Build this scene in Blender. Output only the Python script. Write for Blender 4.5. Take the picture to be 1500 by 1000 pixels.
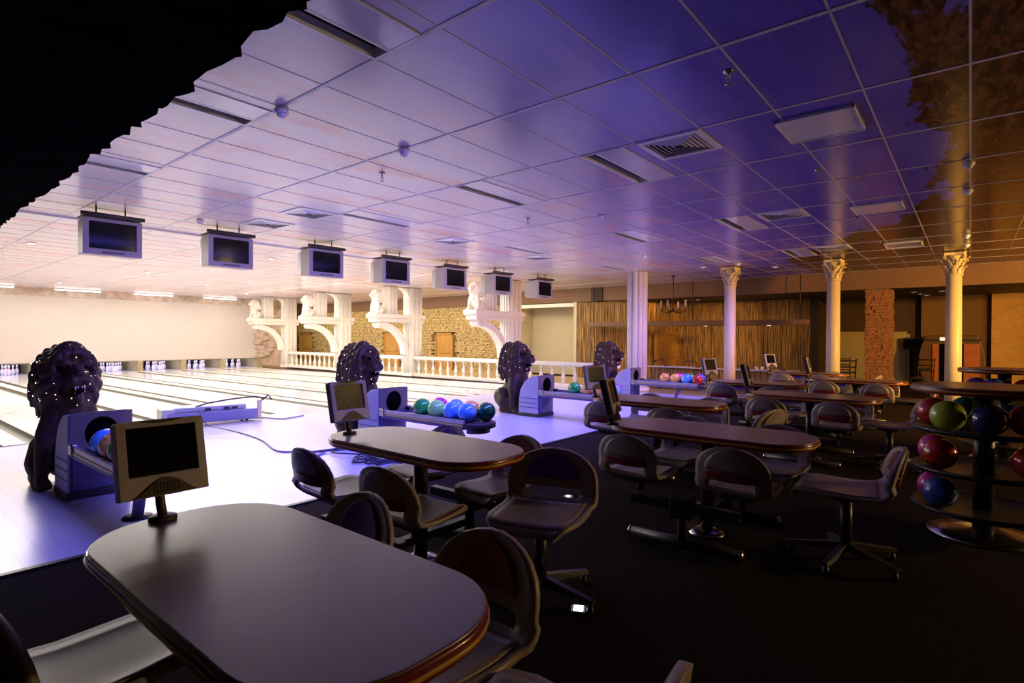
import bpy, math, random
from mathutils import Matrix, Vector, Euler
from math import sin, cos, pi, radians, sqrt, atan2
random.seed(7)
SC = bpy.context.scene
C = SC.collection
for o in list(bpy.data.objects):
    bpy.data.objects.remove(o)

# ------------------------------------------------------------------ camera
HC = 1.4                      # camera height
ZC = 3.185                    # ceiling height
F = 816.5; YAW = radians(50.557); PIT = radians(-.364); ROL = radians(.325)
def make_camera():
    cd = bpy.data.cameras.new('camera'); cd.lens = F*36/1500; cd.sensor_width = 36
    cd.clip_start = .03; cd.clip_end = 200
    co = bpy.data.objects.new('camera', cd); C.objects.link(co)
    s, c = sin(YAW), cos(YAW); sp, cp = sin(PIT), cos(PIT)
    fw = Vector((s*cp, c*cp, sp)); up = Vector((-s*sp, -c*sp, cp)); rt = Vector((c, -s, 0))
    r2 = rt*cos(ROL)+up*sin(ROL); u2 = -rt*sin(ROL)+up*cos(ROL)
    m = Matrix((r2, u2, -fw)).transposed().to_4x4(); m.translation = (0, 0, HC)
    co.matrix_world = m
    SC.camera = co
make_camera()

# ------------------------------------------------------------------ world and lights
w = bpy.data.worlds.new('world'); SC.world = w; w.use_nodes = True
w.node_tree.nodes['Background'].inputs[0].default_value = (.02, .018, .03, 1)
w.node_tree.nodes['Background'].inputs[1].default_value = .25
vs = SC.view_settings
vs.view_transform = 'Standard'; vs.look = 'None'; vs.exposure = 0.0; vs.gamma = 1; vs.use_curve_mapping = False

def area(name, loc, size, power, col, rot=(0, 0, 0), spread=180):
    l = bpy.data.lights.new(name, 'AREA'); l.shape = 'RECTANGLE'; l.size, l.size_y = size
    l.energy = power; l.color = col; l.spread = radians(spread)
    o = bpy.data.objects.new(name, l); o.location = loc; o.rotation_euler = [radians(a) for a in rot]
    C.objects.link(o); return o
def spot(name, loc, target, power, col, angle=60, blend=.5, r=.08):
    l = bpy.data.lights.new(name, 'SPOT'); l.energy = power; l.color = col; l.spot_size = radians(angle); l.spot_blend = blend
    l.shadow_soft_size = r
    o = bpy.data.objects.new(name, l); o.location = loc
    o.rotation_euler = (Vector(target)-Vector(loc)).to_track_quat('-Z', 'Y').to_euler(); C.objects.link(o); return o
def point(name, loc, power, col, r=.1):
    l = bpy.data.lights.new(name, 'POINT'); l.energy = power; l.color = col; l.shadow_soft_size = r
    o = bpy.data.objects.new(name, l); o.location = loc; C.objects.link(o); return o

WARM = (1, .86, .66); WHITE = (1, .93, .84); BLUE = (.16, .14, 1); ORANGE = (1, .50, .09)
YM0 = 27.0
for yy, pw in ((12.2, 300), (16.5, 390), (21, 390), (25.3, 200)):
    area('lane_light', (6.8, yy, ZC-.03), (12.5, .5), pw, WHITE)
area('foul_line_light', (6.8, 13.2, ZC-.06), (12.5, .35), 150, WHITE, (-50, 0, 0), 78)
area('approach_blue_light', (7.2, 3.3, ZC-.04), (12, .5), 560, BLUE, (40, 0, 0), 110)
area('colonnade_light', (10.6, 17, ZC-.04), (.4, 13), 90, WARM, (0, -40, 0))
area('side_hall_light', (15.3, 19, ZC-.05), (1.0, 20), 520, (1, .86, .60), (0, -14, 0))
spot('lounge_lamp', (11.5, -5.2, 2.9), (14.5, 1.5, 1.4), 3000, ORANGE, 95, .6, .15)
spot('lounge_wall_lamp', (17.5, -3.2, 2.6), (20.6, -1.8, 1.5), 200, ORANGE, 95, .6, .12)
point('aisle_lamp', (8.6, -5.6, 1.75), 700, (1, .62, .24), .15)
area('bar_soffit_light', (18.1, 6.2, 2.69), (.15, 4.6), 32, (1, .52, .16))
area('pin_deck_light', (6.8, YM0+.35, .78), (13, .1), 110, (.72, .70, 1), (25, 0, 0))

# ------------------------------------------------------------------ materials
MATS = {}
def mat(name, col, rough=.5, metal=0, var=.0, scale=6, bump=0, emit=None, es=0, spec=.5, coat=0, stretch=(1, 1, 1)):
    if name in MATS: return MATS[name]
    m = bpy.data.materials.new(name); m.use_nodes = True; nt = m.node_tree; b = nt.nodes['Principled BSDF']
    b.inputs['Base Color'].default_value = (*col, 1); b.inputs['Roughness'].default_value = rough
    b.inputs['Metallic'].default_value = metal; b.inputs['Specular IOR Level'].default_value = spec
    b.inputs['Coat Weight'].default_value = coat
    if emit: b.inputs['Emission Color'].default_value = (*emit, 1); b.inputs['Emission Strength'].default_value = es
    if var or bump:
        tc = nt.nodes.new('ShaderNodeTexCoord'); mp = nt.nodes.new('ShaderNodeMapping'); mp.inputs['Scale'].default_value = stretch
        nz = nt.nodes.new('ShaderNodeTexNoise'); nz.inputs['Scale'].default_value = scale; nz.inputs['Detail'].default_value = 5
        nt.links.new(tc.outputs['Object'], mp.inputs[0]); nt.links.new(mp.outputs[0], nz.inputs['Vector'])
        if var:
            r = nt.nodes.new('ShaderNodeValToRGB')
            r.color_ramp.elements[0].position = .3; r.color_ramp.elements[1].position = .7
            r.color_ramp.elements[0].color = (*[max(0, c*(1-var)) for c in col], 1)
            r.color_ramp.elements[1].color = (*[min(1, c*(1+var)) for c in col], 1)
            nt.links.new(nz.outputs['Fac'], r.inputs[0]); nt.links.new(r.outputs[0], b.inputs['Base Color'])
        if bump:
            bp = nt.nodes.new('ShaderNodeBump'); bp.inputs['Strength'].default_value = bump; bp.inputs['Distance'].default_value = .02
            nt.links.new(nz.outputs['Fac'], bp.inputs['Height']); nt.links.new(bp.outputs[0], b.inputs['Normal'])
    MATS[name] = m; return m

class NB:                                   # little node helper
    def __init__(s, name):
        s.m = bpy.data.materials.new(name); s.m.use_nodes = True; s.nt = s.m.node_tree; s.b = s.nt.nodes['Principled BSDF']; MATS[name] = s.m
    def n(s, t, **kw):
        x = s.nt.nodes.new(t)
        for k, v in kw.items(): setattr(x, k, v)
        return x
    def l(s, a, b): s.nt.links.new(a, b)
    def math(s, op, a, b=None, c=None):
        x = s.n('ShaderNodeMath', operation=op)
        for i, v in enumerate((a, b, c)):
            if v is None: continue
            if isinstance(v, (int, float)): x.inputs[i].default_value = v
            else: s.l(v, x.inputs[i])
        return x.outputs[0]
    def mix(s, f, a, b):
        x = s.n('ShaderNodeMix', data_type='RGBA')
        if isinstance(f, (int, float)): x.inputs[0].default_value = f
        else: s.l(f, x.inputs[0])
        for i, v in ((6, a), (7, b)):
            if isinstance(v, tuple): x.inputs[i].default_value = (*v, 1)
            else: s.l(v, x.inputs[i])
        return x.outputs[2]
    def noise(s, vec, scale, detail=5, stretch=None, rough=.5, dist=0):
        if stretch:
            mp = s.n('ShaderNodeMapping'); mp.inputs['Scale'].default_value = stretch; s.l(vec, mp.inputs[0]); vec = mp.outputs[0]
        x = s.n('ShaderNodeTexNoise'); x.inputs['Scale'].default_value = scale; x.inputs['Detail'].default_value = detail
        x.inputs['Roughness'].default_value = rough; x.inputs['Distortion'].default_value = dist
        s.l(vec, x.inputs['Vector']); return x.outputs['Fac']
    def step(s, v, a, b):
        x = s.n('ShaderNodeMapRange'); x.interpolation_type = 'SMOOTHSTEP'; s.l(v, x.inputs[0])
        x.inputs[1].default_value = a; x.inputs[2].default_value = b; return x.outputs[0]

def mural_material():
    k = NB('painted_sky_mural'); g = k.n('ShaderNodeNewGeometry'); P = g.outputs['Position']
    sp = k.n('ShaderNodeSeparateXYZ'); k.l(P, sp.inputs[0]); X, Y = sp.outputs[0], sp.outputs[1]
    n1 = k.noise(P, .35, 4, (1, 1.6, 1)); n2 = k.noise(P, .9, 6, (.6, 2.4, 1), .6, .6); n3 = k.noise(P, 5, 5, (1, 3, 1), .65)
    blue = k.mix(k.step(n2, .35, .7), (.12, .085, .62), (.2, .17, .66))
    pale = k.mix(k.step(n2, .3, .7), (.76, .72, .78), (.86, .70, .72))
    # painted sky pales towards the lanes, their light put into its colour; rosy streaks
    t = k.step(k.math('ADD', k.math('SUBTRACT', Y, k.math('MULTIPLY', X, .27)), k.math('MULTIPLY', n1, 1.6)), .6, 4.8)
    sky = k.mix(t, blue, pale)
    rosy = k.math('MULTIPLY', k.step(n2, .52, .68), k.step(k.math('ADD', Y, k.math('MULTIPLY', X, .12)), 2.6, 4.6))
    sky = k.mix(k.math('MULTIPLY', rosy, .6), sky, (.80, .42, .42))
    # painted brown rock along the aisle side and the far corner
    jag = k.math('ADD', Y, k.math('MULTIPLY', k.math('SUBTRACT', n2, .5), 1.7))
    jag = k.math('ADD', jag, k.math('MULTIPLY', k.math('SUBTRACT', n3, .5), .35))
    far = k.math('MULTIPLY', k.step(X, 8.5, 14), 2.8)
    rock = k.math('SUBTRACT', 1.0, k.step(k.math('SUBTRACT', jag, far), .34, .40))
    brown = k.mix(k.step(n3, .35, .65), (.03, .014, .008), (.20, .095, .045))
    k.l(k.mix(rock, sky, brown), k.b.inputs['Base Color'])
    k.b.inputs['Roughness'].default_value = .22; k.b.inputs['Specular IOR Level'].default_value = .5
    bp = k.n('ShaderNodeBump'); bp.inputs['Strength'].default_value = .08; bp.inputs['Distance'].default_value = .01
    k.l(k.noise(P, 2.2, 3), bp.inputs['Height']); k.l(bp.outputs[0], k.b.inputs['Normal'])
    return k.m

def wood_floor_material(name, c1, c2, gap, board, rough, axis='X'):
    k = NB(name); g = k.n('ShaderNodeNewGeometry'); P = g.outputs['Position']
    sp = k.n('ShaderNodeSeparateXYZ'); k.l(P, sp.inputs[0]); a = sp.outputs[0]
    q = k.math('DIVIDE', a, board); fr = k.math('FRACT', q); fl = k.math('FLOOR', q)
    wn = k.n('ShaderNodeTexWhiteNoise', noise_dimensions='1D'); k.l(fl, wn.inputs['W'])
    grain = k.noise(P, 6, 5, (6, .35, 1))
    f = k.math('ADD', k.math('MULTIPLY', wn.outputs['Value'], .6), k.math('MULTIPLY', grain, .4))
    col = k.mix(f, c1, c2)
    edge = k.math('LESS_THAN', fr, .05)
    k.l(k.mix(edge, col, gap), k.b.inputs['Base Color']); k.b.inputs['Roughness'].default_value = rough
    return k.m

def carpet_material():
    k = NB('dark_carpet'); tc = k.n('ShaderNodeNewGeometry'); P = tc.outputs['Position']
    n = k.noise(P, 40, 3); n2 = k.noise(P, 3.0, 3)
    c = k.mix(n2, (.011, .007, .006), (.020, .012, .009)); c = k.mix(k.step(n, .55, .75), c, (.034, .020, .014))
    k.l(c, k.b.inputs['Base Color']); k.b.inputs['Roughness'].default_value = .95; k.b.inputs['Specular IOR Level'].default_value = .08
    bp = k.n('ShaderNodeBump'); bp.inputs['Strength'].default_value = .5; bp.inputs['Distance'].default_value = .01; k.l(n, bp.inputs['Height']); k.l(bp.outputs[0], k.b.inputs['Normal'])
    return k.m

def crackle_material():
    k = NB('cracked_ochre_plaster'); g = k.n('ShaderNodeNewGeometry'); P = g.outputs['Position']
    mp = k.n('ShaderNodeMapping'); mp.inputs['Scale'].default_value = (1, 1, 2.2); k.l(P, mp.inputs[0])
    v = k.n('ShaderNodeTexVoronoi', feature='DISTANCE_TO_EDGE'); v.inputs['Scale'].default_value = 3.2; k.l(mp.outputs[0], v.inputs['Vector'])
    crack = k.step(v.outputs['Distance'], 0, .025); n = k.noise(P, 3, 4)
    k.l(k.mix(crack, (.34, .18, .06), k.mix(n, (.50, .27, .09), (.64, .38, .14))), k.b.inputs['Base Color']); k.b.inputs['Roughness'].default_value = .8
    return k.m

def ball_material(name, c1, c2, sc=14):
    k = NB(name); tc = k.n('ShaderNodeTexCoord'); n = k.noise(tc.outputs['Object'], sc, 5, None, .6, 1.5)
    k.l(k.mix(k.step(n, .4, .62), c1, c2), k.b.inputs['Base Color']); k.b.inputs['Roughness'].default_value = .18
    k.b.inputs['Coat Weight'].default_value = .5; k.b.inputs['Coat Roughness'].default_value = .06
    return k.m

M_MURAL = mural_material()
M_APP = wood_floor_material('pale_approach_boards', (.66, .65, .80), (.72, .71, .85), (.60, .59, .74), .12, .26)
M_LANE = wood_floor_material('pale_lane_boards', (.82, .78, .80), (.88, .84, .85), (.76, .72, .73), .03, .14)
M_CARPET = carpet_material(); M_CRACK = crackle_material()
M_GUT = mat('gutter_grey', (.17, .165, .12), .45, 0, .1, 3)
M_DIV = mat('divider_cream', (.82, .79, .66), .35, 0, .05, 4)
M_BAR = mat('ceiling_grid_metal', (.58, .55, .64), .4, 0, .04, 8)
M_WHITE = mat('white_plaster', (.86, .82, .74), .55, 0, .03, 5)
M_COLUMN = mat('cream_column_paint', (.80, .68, .52), .45, 0, .04, 3)
M_CAP = mat('aged_cream_plaster', (.62, .50, .33), .6, 0, .25, 20, .3)
M_LILAC = mat('smooth_white_column_paint', (.84, .78, .80), .4, 0, .03, 3)
M_BEIGE = mat('beige_masking_board', (.63, .555, .49), .7, 0, .02, 2)
M_STONE = mat('ochre_stone', (.50, .37, .17), .85, 0, .6, 7, .3, stretch=(1, 1, 2.5))
M_MORTAR = mat('dark_mortar', (.20, .13, .06), .9, 0, .2, 8)
M_BOULDER = mat('pinkish_boulder', (.56, .44, .36), .85, 0, .3, 4, .6)
M_REED = mat('dried_reed', (.42, .25, .095), .75, 0, .8, 30, .3, stretch=(1, 1, .05))
M_REEDBACK = mat('reed_backing', (.10, .055, .025), .9, 0, .2, 6)
M_BROWNWALL = mat('brown_painted_wall', (.21, .115, .07), .7, 0, .05, 2)
M_DARKWALL = mat('dark_brown_wall', (.055, .028, .014), .7, 0, .1, 2)
M_SOFFIT = mat('dark_soffit', (.03, .02, .016), .6, 0, .1, 2)
M_CREAMWALL = mat('cream_alcove_wall', (.62, .54, .37), .75, 0, .04, 2)
M_DOOR = mat('orange_brown_door', (.50, .27, .07), .5, 0, .12, 5, stretch=(3, 3, .3))
M_PALEDOOR = mat('pale_olive_door', (.38, .31, .17), .5, 0, .05, 3)
M_BLACK = mat('black_rock_soffit', (.004, .0035, .004), .95, 0, .4, 5, .5, spec=0)
M_PIT = mat('pit_black', (.012, .010, .008), .8, 0, .1, 4)
M_KICK = mat('kickback_olive', (.42, .33, .18), .6, 0, .1, 5)
M_PIN = mat('pin_white', (.80, .78, .86), .25, 0, .03, 9)
M_RED = mat('pin_red', (.55, .03, .05), .3, 0, .05, 9)
M_LION = mat('bronze_brown_lion', (.055, .027, .017), .5, 0, .35, 9, .25, spec=.3)
M_STATUE = mat('white_statue_plaster', (.86, .82, .72), .6, 0, .05, 8)
M_SPARK = mat('tiny_warm_speck', (1, .8, .7), .3, emit=(1, .72, .66), es=6)
M_TOOTH = mat('ivory_tooth', (.75, .7, .6), .4, 0, .05, 9)
M_HOOD = mat('lilac_grey_plastic', (.46, .44, .60), .4, 0, .05, 5)
M_CHAR = mat('charcoal_plastic', (.055, .045, .042), .45, 0, .15, 6)
M_CHARBLUE = mat('dark_violet_plastic', (.16, .14, .30), .4, 0, .1, 5)
M_HOLE = mat('black_void', (.003, .003, .003), .9, 0, .1, 5, spec=0)
M_RAIL = mat('brushed_rail_metal', (.55, .53, .60), .3, .7, .05, 10)
M_BRASS = mat('brass_strip', (.62, .46, .24), .35, .6, .05, 10)
M_SHELL = mat('taupe_shell_plastic', (.36, .30, .275), .42, 0, .05, 14)
M_PADRED = mat('wine_red_pad', (.26, .016, .04), .4, 0, .1, 12)
M_PADBLUE = mat('violet_blue_pad', (.10, .035, .36), .4, 0, .1, 12)
M_STEEL = mat('dark_painted_steel', (.035, .03, .032), .38, .2, .1, 9)
M_CHROME = mat('worn_chrome', (.55, .52, .5), .2, 1, .06, 12)
M_TOP = mat('taupe_laminate', (.215, .14, .115), .3, 0, .04, 26, 0, spec=.9)
M_BAND = mat('dark_red_edge', (.20, .022, .012), .25, 0, .08, 9, coat=.3)
M_STRIPE = mat('golden_edge_stripe', (.62, .36, .05), .3, 0, .06, 9)
M_BEZEL = mat('lilac_grey_bezel', (.46, .43, .52), .4, 0, .05, 8)
M_TVCASE = mat('beige_tv_case', (.44, .38, .35), .5, 0, .04, 6)
M_TVFRONT = mat('mauve_tv_bezel', (.40, .36, .46), .4, 0, .04, 6)
M_SCREEN = mat('dark_glass_screen', (.006, .006, .008), .2, 0, .1, 4, spec=.22)
M_FIXT = mat('white_fixture_enamel', (.80, .79, .84), .25, 0, .03, 6)
M_PANEL = mat('milky_acrylic_panel', (.74, .72, .82), .12, 0, .05, 3)
M_SLOT = mat('brown_black_slot', (.02, .010, .005), .6, 0, .2, 5)
M_TUBE = mat('lit_tube', (1, 1, 1), .4, emit=(1, .96, .88), es=4)
M_SPOTLENS = mat('lit_lens', (1, 1, 1), .4, emit=(1, .95, .88), es=12)
M_DIMLENS = mat('warm_lens', (1, .9, .8), .4, emit=(1, .85, .6), es=1.2)
M_GLOWSQUARE = mat('glowing_square_face', (1, 1, 1), .3, emit=(.92, .95, 1), es=7)
M_CORD = mat('grey_cord', (.35, .34, .42), .5, 0, .05, 9)
M_CORDK = mat('dark_blue_cord', (.035, .03, .07), .5, 0, .05, 9)
M_CLEAN = mat('cream_machine_cover', (.72, .70, .64), .4, 0, .05, 6)
M_CLEANB = mat('lilac_machine_body', (.38, .38, .55), .4, 0, .05, 6)
M_BARREL = mat('barrel_staves', (.10, .045, .018), .5, 0, .3, 6, stretch=(4, 4, .4))
M_BARRELRED = mat('red_brown_panel', (.36, .10, .03), .45, 0, .15, 6)
M_PAPER = mat('white_sign', (.75, .68, .55), .6, 0, .03, 6)
M_COUNTER = mat('white_counter_cap', (.78, .70, .56), .35, 0, .04, 6)

# ------------------------------------------------------------------ mesh builder
class MB:
    def __init__(s): s.v = []; s.f = []; s.sm = []; s.mi = []; s.cur = 0
    def add(s, vs, fs, smooth=False, M=None):
        o = len(s.v)
        s.v += [tuple(M @ Vector(p)) for p in vs] if M else [tuple(p) for p in vs]
        s.f += [tuple(i+o for i in f) for f in fs]; s.sm += [smooth]*len(fs); s.mi += [s.cur]*len(fs); return s
    def box(s, c, d, M=None, taper=1.0):
        x, y, z = [a/2 for a in d]; cx, cy, cz = c
        vs = [(cx+i*x*(taper if k > 0 else 1), cy+j*y*(taper if k > 0 else 1), cz+k*z) for k in (-1, 1) for j in (-1, 1) for i in (-1, 1)]
        return s.add(vs, [(0, 2, 3, 1), (4, 5, 7, 6), (0, 1, 5, 4), (2, 6, 7, 3), (0, 4, 6, 2), (1, 3, 7, 5)], False, M)
    def b2(s, x0, x1, y0, y1, z0, z1, M=None): return s.box(((x0+x1)/2, (y0+y1)/2, (z0+z1)/2), (x1-x0, y1-y0, z1-z0), M)
    def prism(s, pts, z0, z1, M=None, smooth=False):
        n = len(pts); vs = [(x, y, z0) for x, y in pts]+[(x, y, z1) for x, y in pts]
        s.add(vs, [tuple(range(n-1, -1, -1)), tuple(range(n, 2*n))], False, M)
        o = len(s.v)-2*n
        fs = [(i+o, (i+1) % n+o, (i+1) % n+n+o, i+n+o) for i in range(n)]
        s.f += fs; s.sm += [smooth]*n; s.mi += [s.cur]*n; return s
    def lathe(s, prof, n=16, M=None, smooth=True, phase=0, c=(0, 0, 0)):
        vs = []; fs = []; m = len(prof)
        for r, z in prof:
            for i in range(n):
                a = 2*pi*i/n+phase; vs.append((c[0]+r*cos(a), c[1]+r*sin(a), c[2]+z))
        for j in range(m-1):
            for i in range(n):
                k = (i+1) % n; fs.append((j*n+i, j*n+k, (j+1)*n+k, (j+1)*n+i))
        if prof[0][0] > 1e-5: fs.append(tuple(range(n-1, -1, -1)))
        if prof[-1][0] > 1e-5: fs.append(tuple(range((m-1)*n, m*n)))
        return s.add(vs, fs, smooth, M)
    def sphere(s, c, r, n=14, m=8, sc=(1, 1, 1), M=None):
        prof = [(max(1e-6, r*sin(pi*j/m)), -r*cos(pi*j/m)) for j in range(m+1)]
        T = Matrix.Translation(c) @ Matrix.Diagonal((*sc, 1))
        return s.lathe([(p if 0 < j < m else (1e-6, p[1])) for j, p in enumerate(prof)], n, (M @ T) if M else T)
    def tube(s, pts, r, n=8, cap=True, M=None):
        pts = [Vector(p) for p in pts]; rs = r if isinstance(r, (list, tuple)) else [r]*len(pts); vs = []; fs = []
        t0 = (pts[1]-pts[0]).normalized(); ref = Vector((0, 0, 1)) if abs(t0.z) < .9 else Vector((1, 0, 0)); u = t0.cross(ref).normalized()
        for i, p in enumerate(pts):
            t = (pts[min(i+1, len(pts)-1)]-pts[max(i-1, 0)]).normalized()
            u = (u-t*u.dot(t)).normalized(); v = t.cross(u)
            for k in range(n):
                a = 2*pi*k/n; vs.append(p+(u*cos(a)+v*sin(a))*rs[i])
        for i in range(len(pts)-1):
            for k in range(n):
                k2 = (k+1) % n; fs.append((i*n+k, i*n+k2, (i+1)*n+k2, (i+1)*n+k))
        if cap: fs += [tuple(range(n-1, -1, -1)), tuple(range((len(pts)-1)*n, len(pts)*n))]
        return s.add(vs, fs, True, M)
    def mesh(s, name, mats):
        me = bpy.data.meshes.new(name); me.from_pydata(s.v, [], s.f)
        for m in (mats if isinstance(mats, (list, tuple)) else [mats]): me.materials.append(m)
        me.polygons.foreach_set('use_smooth', s.sm); me.polygons.foreach_set('material_index', s.mi); me.update(); return me
    def build(s, name, m, parent=None, loc=(0, 0, 0), rot=(0, 0, 0), bevel=0):
        o = link(name, s.mesh(name, m), parent, loc, rot)
        if bevel:
            b = o.modifiers.new('bevel', 'BEVEL'); b.width = bevel; b.segments = 2; b.limit_method = 'ANGLE'; b.angle_limit = radians(40)
        return o
def link(name, data, parent=None, loc=(0, 0, 0), rot=(0, 0, 0)):
    o = bpy.data.objects.new(name, data); C.objects.link(o); o.location = loc; o.rotation_euler = rot
    if parent: o.parent = parent
    return o
def tag(o, label=None, cat=None, group=None, kind=None):
    if label: o['label'] = label
    if cat: o['category'] = cat
    if group: o['group'] = group
    if kind: o['kind'] = kind
    return o
def thing(name, label, cat, loc=(0, 0, 0), rz=0, group=None):
    o = bpy.data.objects.new(name, None); C.objects.link(o); o.location = loc; o.rotation_euler = (0, 0, rz); o.empty_display_size = .1
    return tag(o, label, cat, group)
KIDS = {}
def copy_tree(src, parent=None):
    c = src.copy(); C.objects.link(c); c.parent = parent
    for k in list(src.children): copy_tree(k, c)
    return c
def dup(src, label, loc, rz=0, group=None):
    c = copy_tree(src); c.location = loc; c.rotation_euler = (0, 0, rz); c['label'] = label
    if group: c['group'] = group
    return c
def struct(o): o['kind'] = 'structure'; return o
def rot_to(d):                               # matrix whose z axis is d
    return Vector(d).to_track_quat('Z', 'Y').to_matrix().to_4x4()
ORD = ['first', 'second', 'third', 'fourth', 'fifth', 'sixth', 'seventh', 'eighth', 'ninth', 'tenth', 'eleventh', 'twelfth', 'thirteenth', 'fourteenth']
# map prism drawn in (x,y) to plane x-z (extruded along -y) and y-z (extruded along x)
XZ = Matrix(((1, 0, 0, 0), (0, 0, -1, 0), (0, 1, 0, 0), (0, 0, 0, 1)))
YZ = Matrix(((0, 0, 1, 0), (1, 0, 0, 0), (0, 1, 0, 0), (0, 0, 0, 1)))

# ------------------------------------------------------------------ room shell
YE = 4.35; YF = 9.3; YM = 27.0; XR = 17.0; XB = 13.3
struct(MB().b2(-5, 26, -7, YE, -.12, 0).b2(XR+.1, 26, YE, 30, -.12, 0).build('floor', M_CARPET))
struct(MB().b2(XB+.12, XR+.1, YE, 30, -.12, 0).build('floor_side_hall', mat('tan_floor_tiles', (.42, .29, .14), .5, 0, .1, 3)))
appr = struct(MB().b2(-5, XB+.12, YE, YF, -.12, .004).build('floor_approach', M_APP))
MB().b2(-5, XB+.12, YE-.045, YE, 0, .012).build('edge_trim', M_STEEL, appr)
struct(MB().b2(-5, XB+.12, YF, 29.5, -.55, -.45).build('floor_lane_bed', M_GUT))
struct(MB().b2(-5.2, -5, -7, 30, -.5, ZC+.2).build('wall_left', M_DARKWALL))
struct(MB().b2(-5, 26, -7.2, -7, 0, ZC+.2).build('wall_back', M_DARKWALL))
struct(MB().b2(-5, 26, 30, 30.2, -.5, ZC+.2).build('wall_front', M_DARKWALL))
struct(MB().b2(26, 26.2, -7, 30, 0, ZC+.2).build('wall_far_right', M_DARKWALL))

ceil = struct(MB().b2(-5, XR, -7, 30, ZC+.16, ZC+.26).build('ceiling', M_SOFFIT))
GX, GY, DX, DY = 2.21, 2.38, 1.221, .591
troffs = [(j, m) for j in (0, 3, 6, 9) for m in (0, 3, 7)]
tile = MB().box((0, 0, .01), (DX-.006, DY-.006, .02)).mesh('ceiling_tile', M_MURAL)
cells = []
for j in range(-5, 13):
    for m in range(-9, 45):
        x, y = GX+DX*(j-.5), GY+DY*(m+.5)
        if x > XR-.6 or y > 28 or (j, m) in troffs: continue
        d = x*sin(YAW)+y*cos(YAW); lat = x*cos(YAW)-y*sin(YAW)
        vis = d > .6 and abs(lat/d) < 1.0 and (ZC-HC)/d < .72 and not (x < 1.0)
        cells.append((0 if vis else 1, d, x, y))
cells.sort()
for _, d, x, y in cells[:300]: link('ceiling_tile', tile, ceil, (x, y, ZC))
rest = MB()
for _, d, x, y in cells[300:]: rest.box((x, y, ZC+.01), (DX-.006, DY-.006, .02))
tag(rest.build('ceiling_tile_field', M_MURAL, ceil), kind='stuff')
barY = MB().b2(-.016, .016, -7, 30, -.004, .004).mesh('grid_bar', M_BAR)
barX = MB().b2(-5, XR, -.007, .007, -.003, .004).mesh('grid_bar', M_BAR)
for j in range(-5, 13): link('grid_bar', barY, ceil, (GX+DX*j, 0, ZC))
for m in range(-12, 44): link('grid_bar', barX, ceil, (0, GY+DY*m, ZC))
struct(MB().b2(1.5, XB+.2, 10.47, 10.53, ZC-.035, ZC).build('trim_1', M_FIXT))

# far lounge side: fascia, soffit, walls
struct(MB().b2(XR, XR+.12, -7, 30, 2.71, ZC+.2).build('wall_fascia', M_BROWNWALL))
struct(MB().b2(XR+.12, 26, -7, 30, 2.71, 2.8).build('ceiling_lounge', M_SOFFIT))
struct(MB().b2(XR-.05, XR+.3, 9.9, 10.35, 2.72, ZC).build('trim_2', M_DARKWALL))

# stone veneer wall with doors (wall_right)
wr = struct(MB().b2(XR+.06, XR+.2, 13.85, 30, 0, 2.71).build('wall_right', M_MORTAR))
DOORS = [(20.95, 21.95), (17.35, 18.3), (28.6, 29.7)]
st = MB(); rnd = random.Random(3); z = 0.0; row = 0
while z < 2.69:
    h = rnd.uniform(.055, .10); y = 13.86-rnd.random()*.3
    while y < 30:
        wd = rnd.uniform(.16, .46)
        y0, y1 = max(13.86, y), min(30, y+wd)
        if not any(y0 < b+.07 and y1 > a-.07 and z < 1.62 for a, b in DOORS) and y1-y0 > .04:
            p = rnd.uniform(.0, .045)
            st.b2(XR+.02-p, XR+.07, y0+.008, y1-.008, z+.006, min(2.7, z+h)-.006)
        y += wd
    z += h
tag(st.build('stone_veneer', M_STONE, wr), kind='stuff')
for i, (a, b) in enumerate(DOORS):
    fr = MB().b2(XR-.05, XR+.03, a-.06, a, 0, 1.60).b2(XR-.05, XR+.03, b, b+.06, 0, 1.60).b2(XR-.05, XR+.03, a-.06, b+.06, 1.54, 1.60)
    d = struct(MB().b2(XR-.01, XR+.04, a, b, 0, 1.54).build('door_%d' % (i+1), M_DOOR)); fr.build('door_frame', M_DOOR, d)
    for z0, z1 in ((.1, .62), (.72, 1.42)):
        pts = [(a+.14, z0), (b-.14, z0), (b-.14, z1-.06), ((a+b)/2, z1), (a+.14, z1-.06)]
        MB().prism(pts, XR-.03, XR-.008, YZ).build('door_panel', M_DOOR, d, bevel=.008)
    MB().tube([(XR-.05, a+.08, .75), (XR-.05, a+.2, .75)], .012).build('door_handle', M_CHROME, d)
# cream alcove
al = struct(MB().b2(18.0, 18.15, 10.5, 14.2, 0, 2.71).b2(XR, 18.0, 13.72, 13.86, 0, 2.71).b2(XR, 18.0, 10.98, 11.1, 0, 2.71).build('wall_alcove', M_CREAMWALL))
MB().b2(XR+.02, XR+.1, 11.1, 13.72, 2.55, 2.68).build('lintel', M_WHITE, al)

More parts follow.
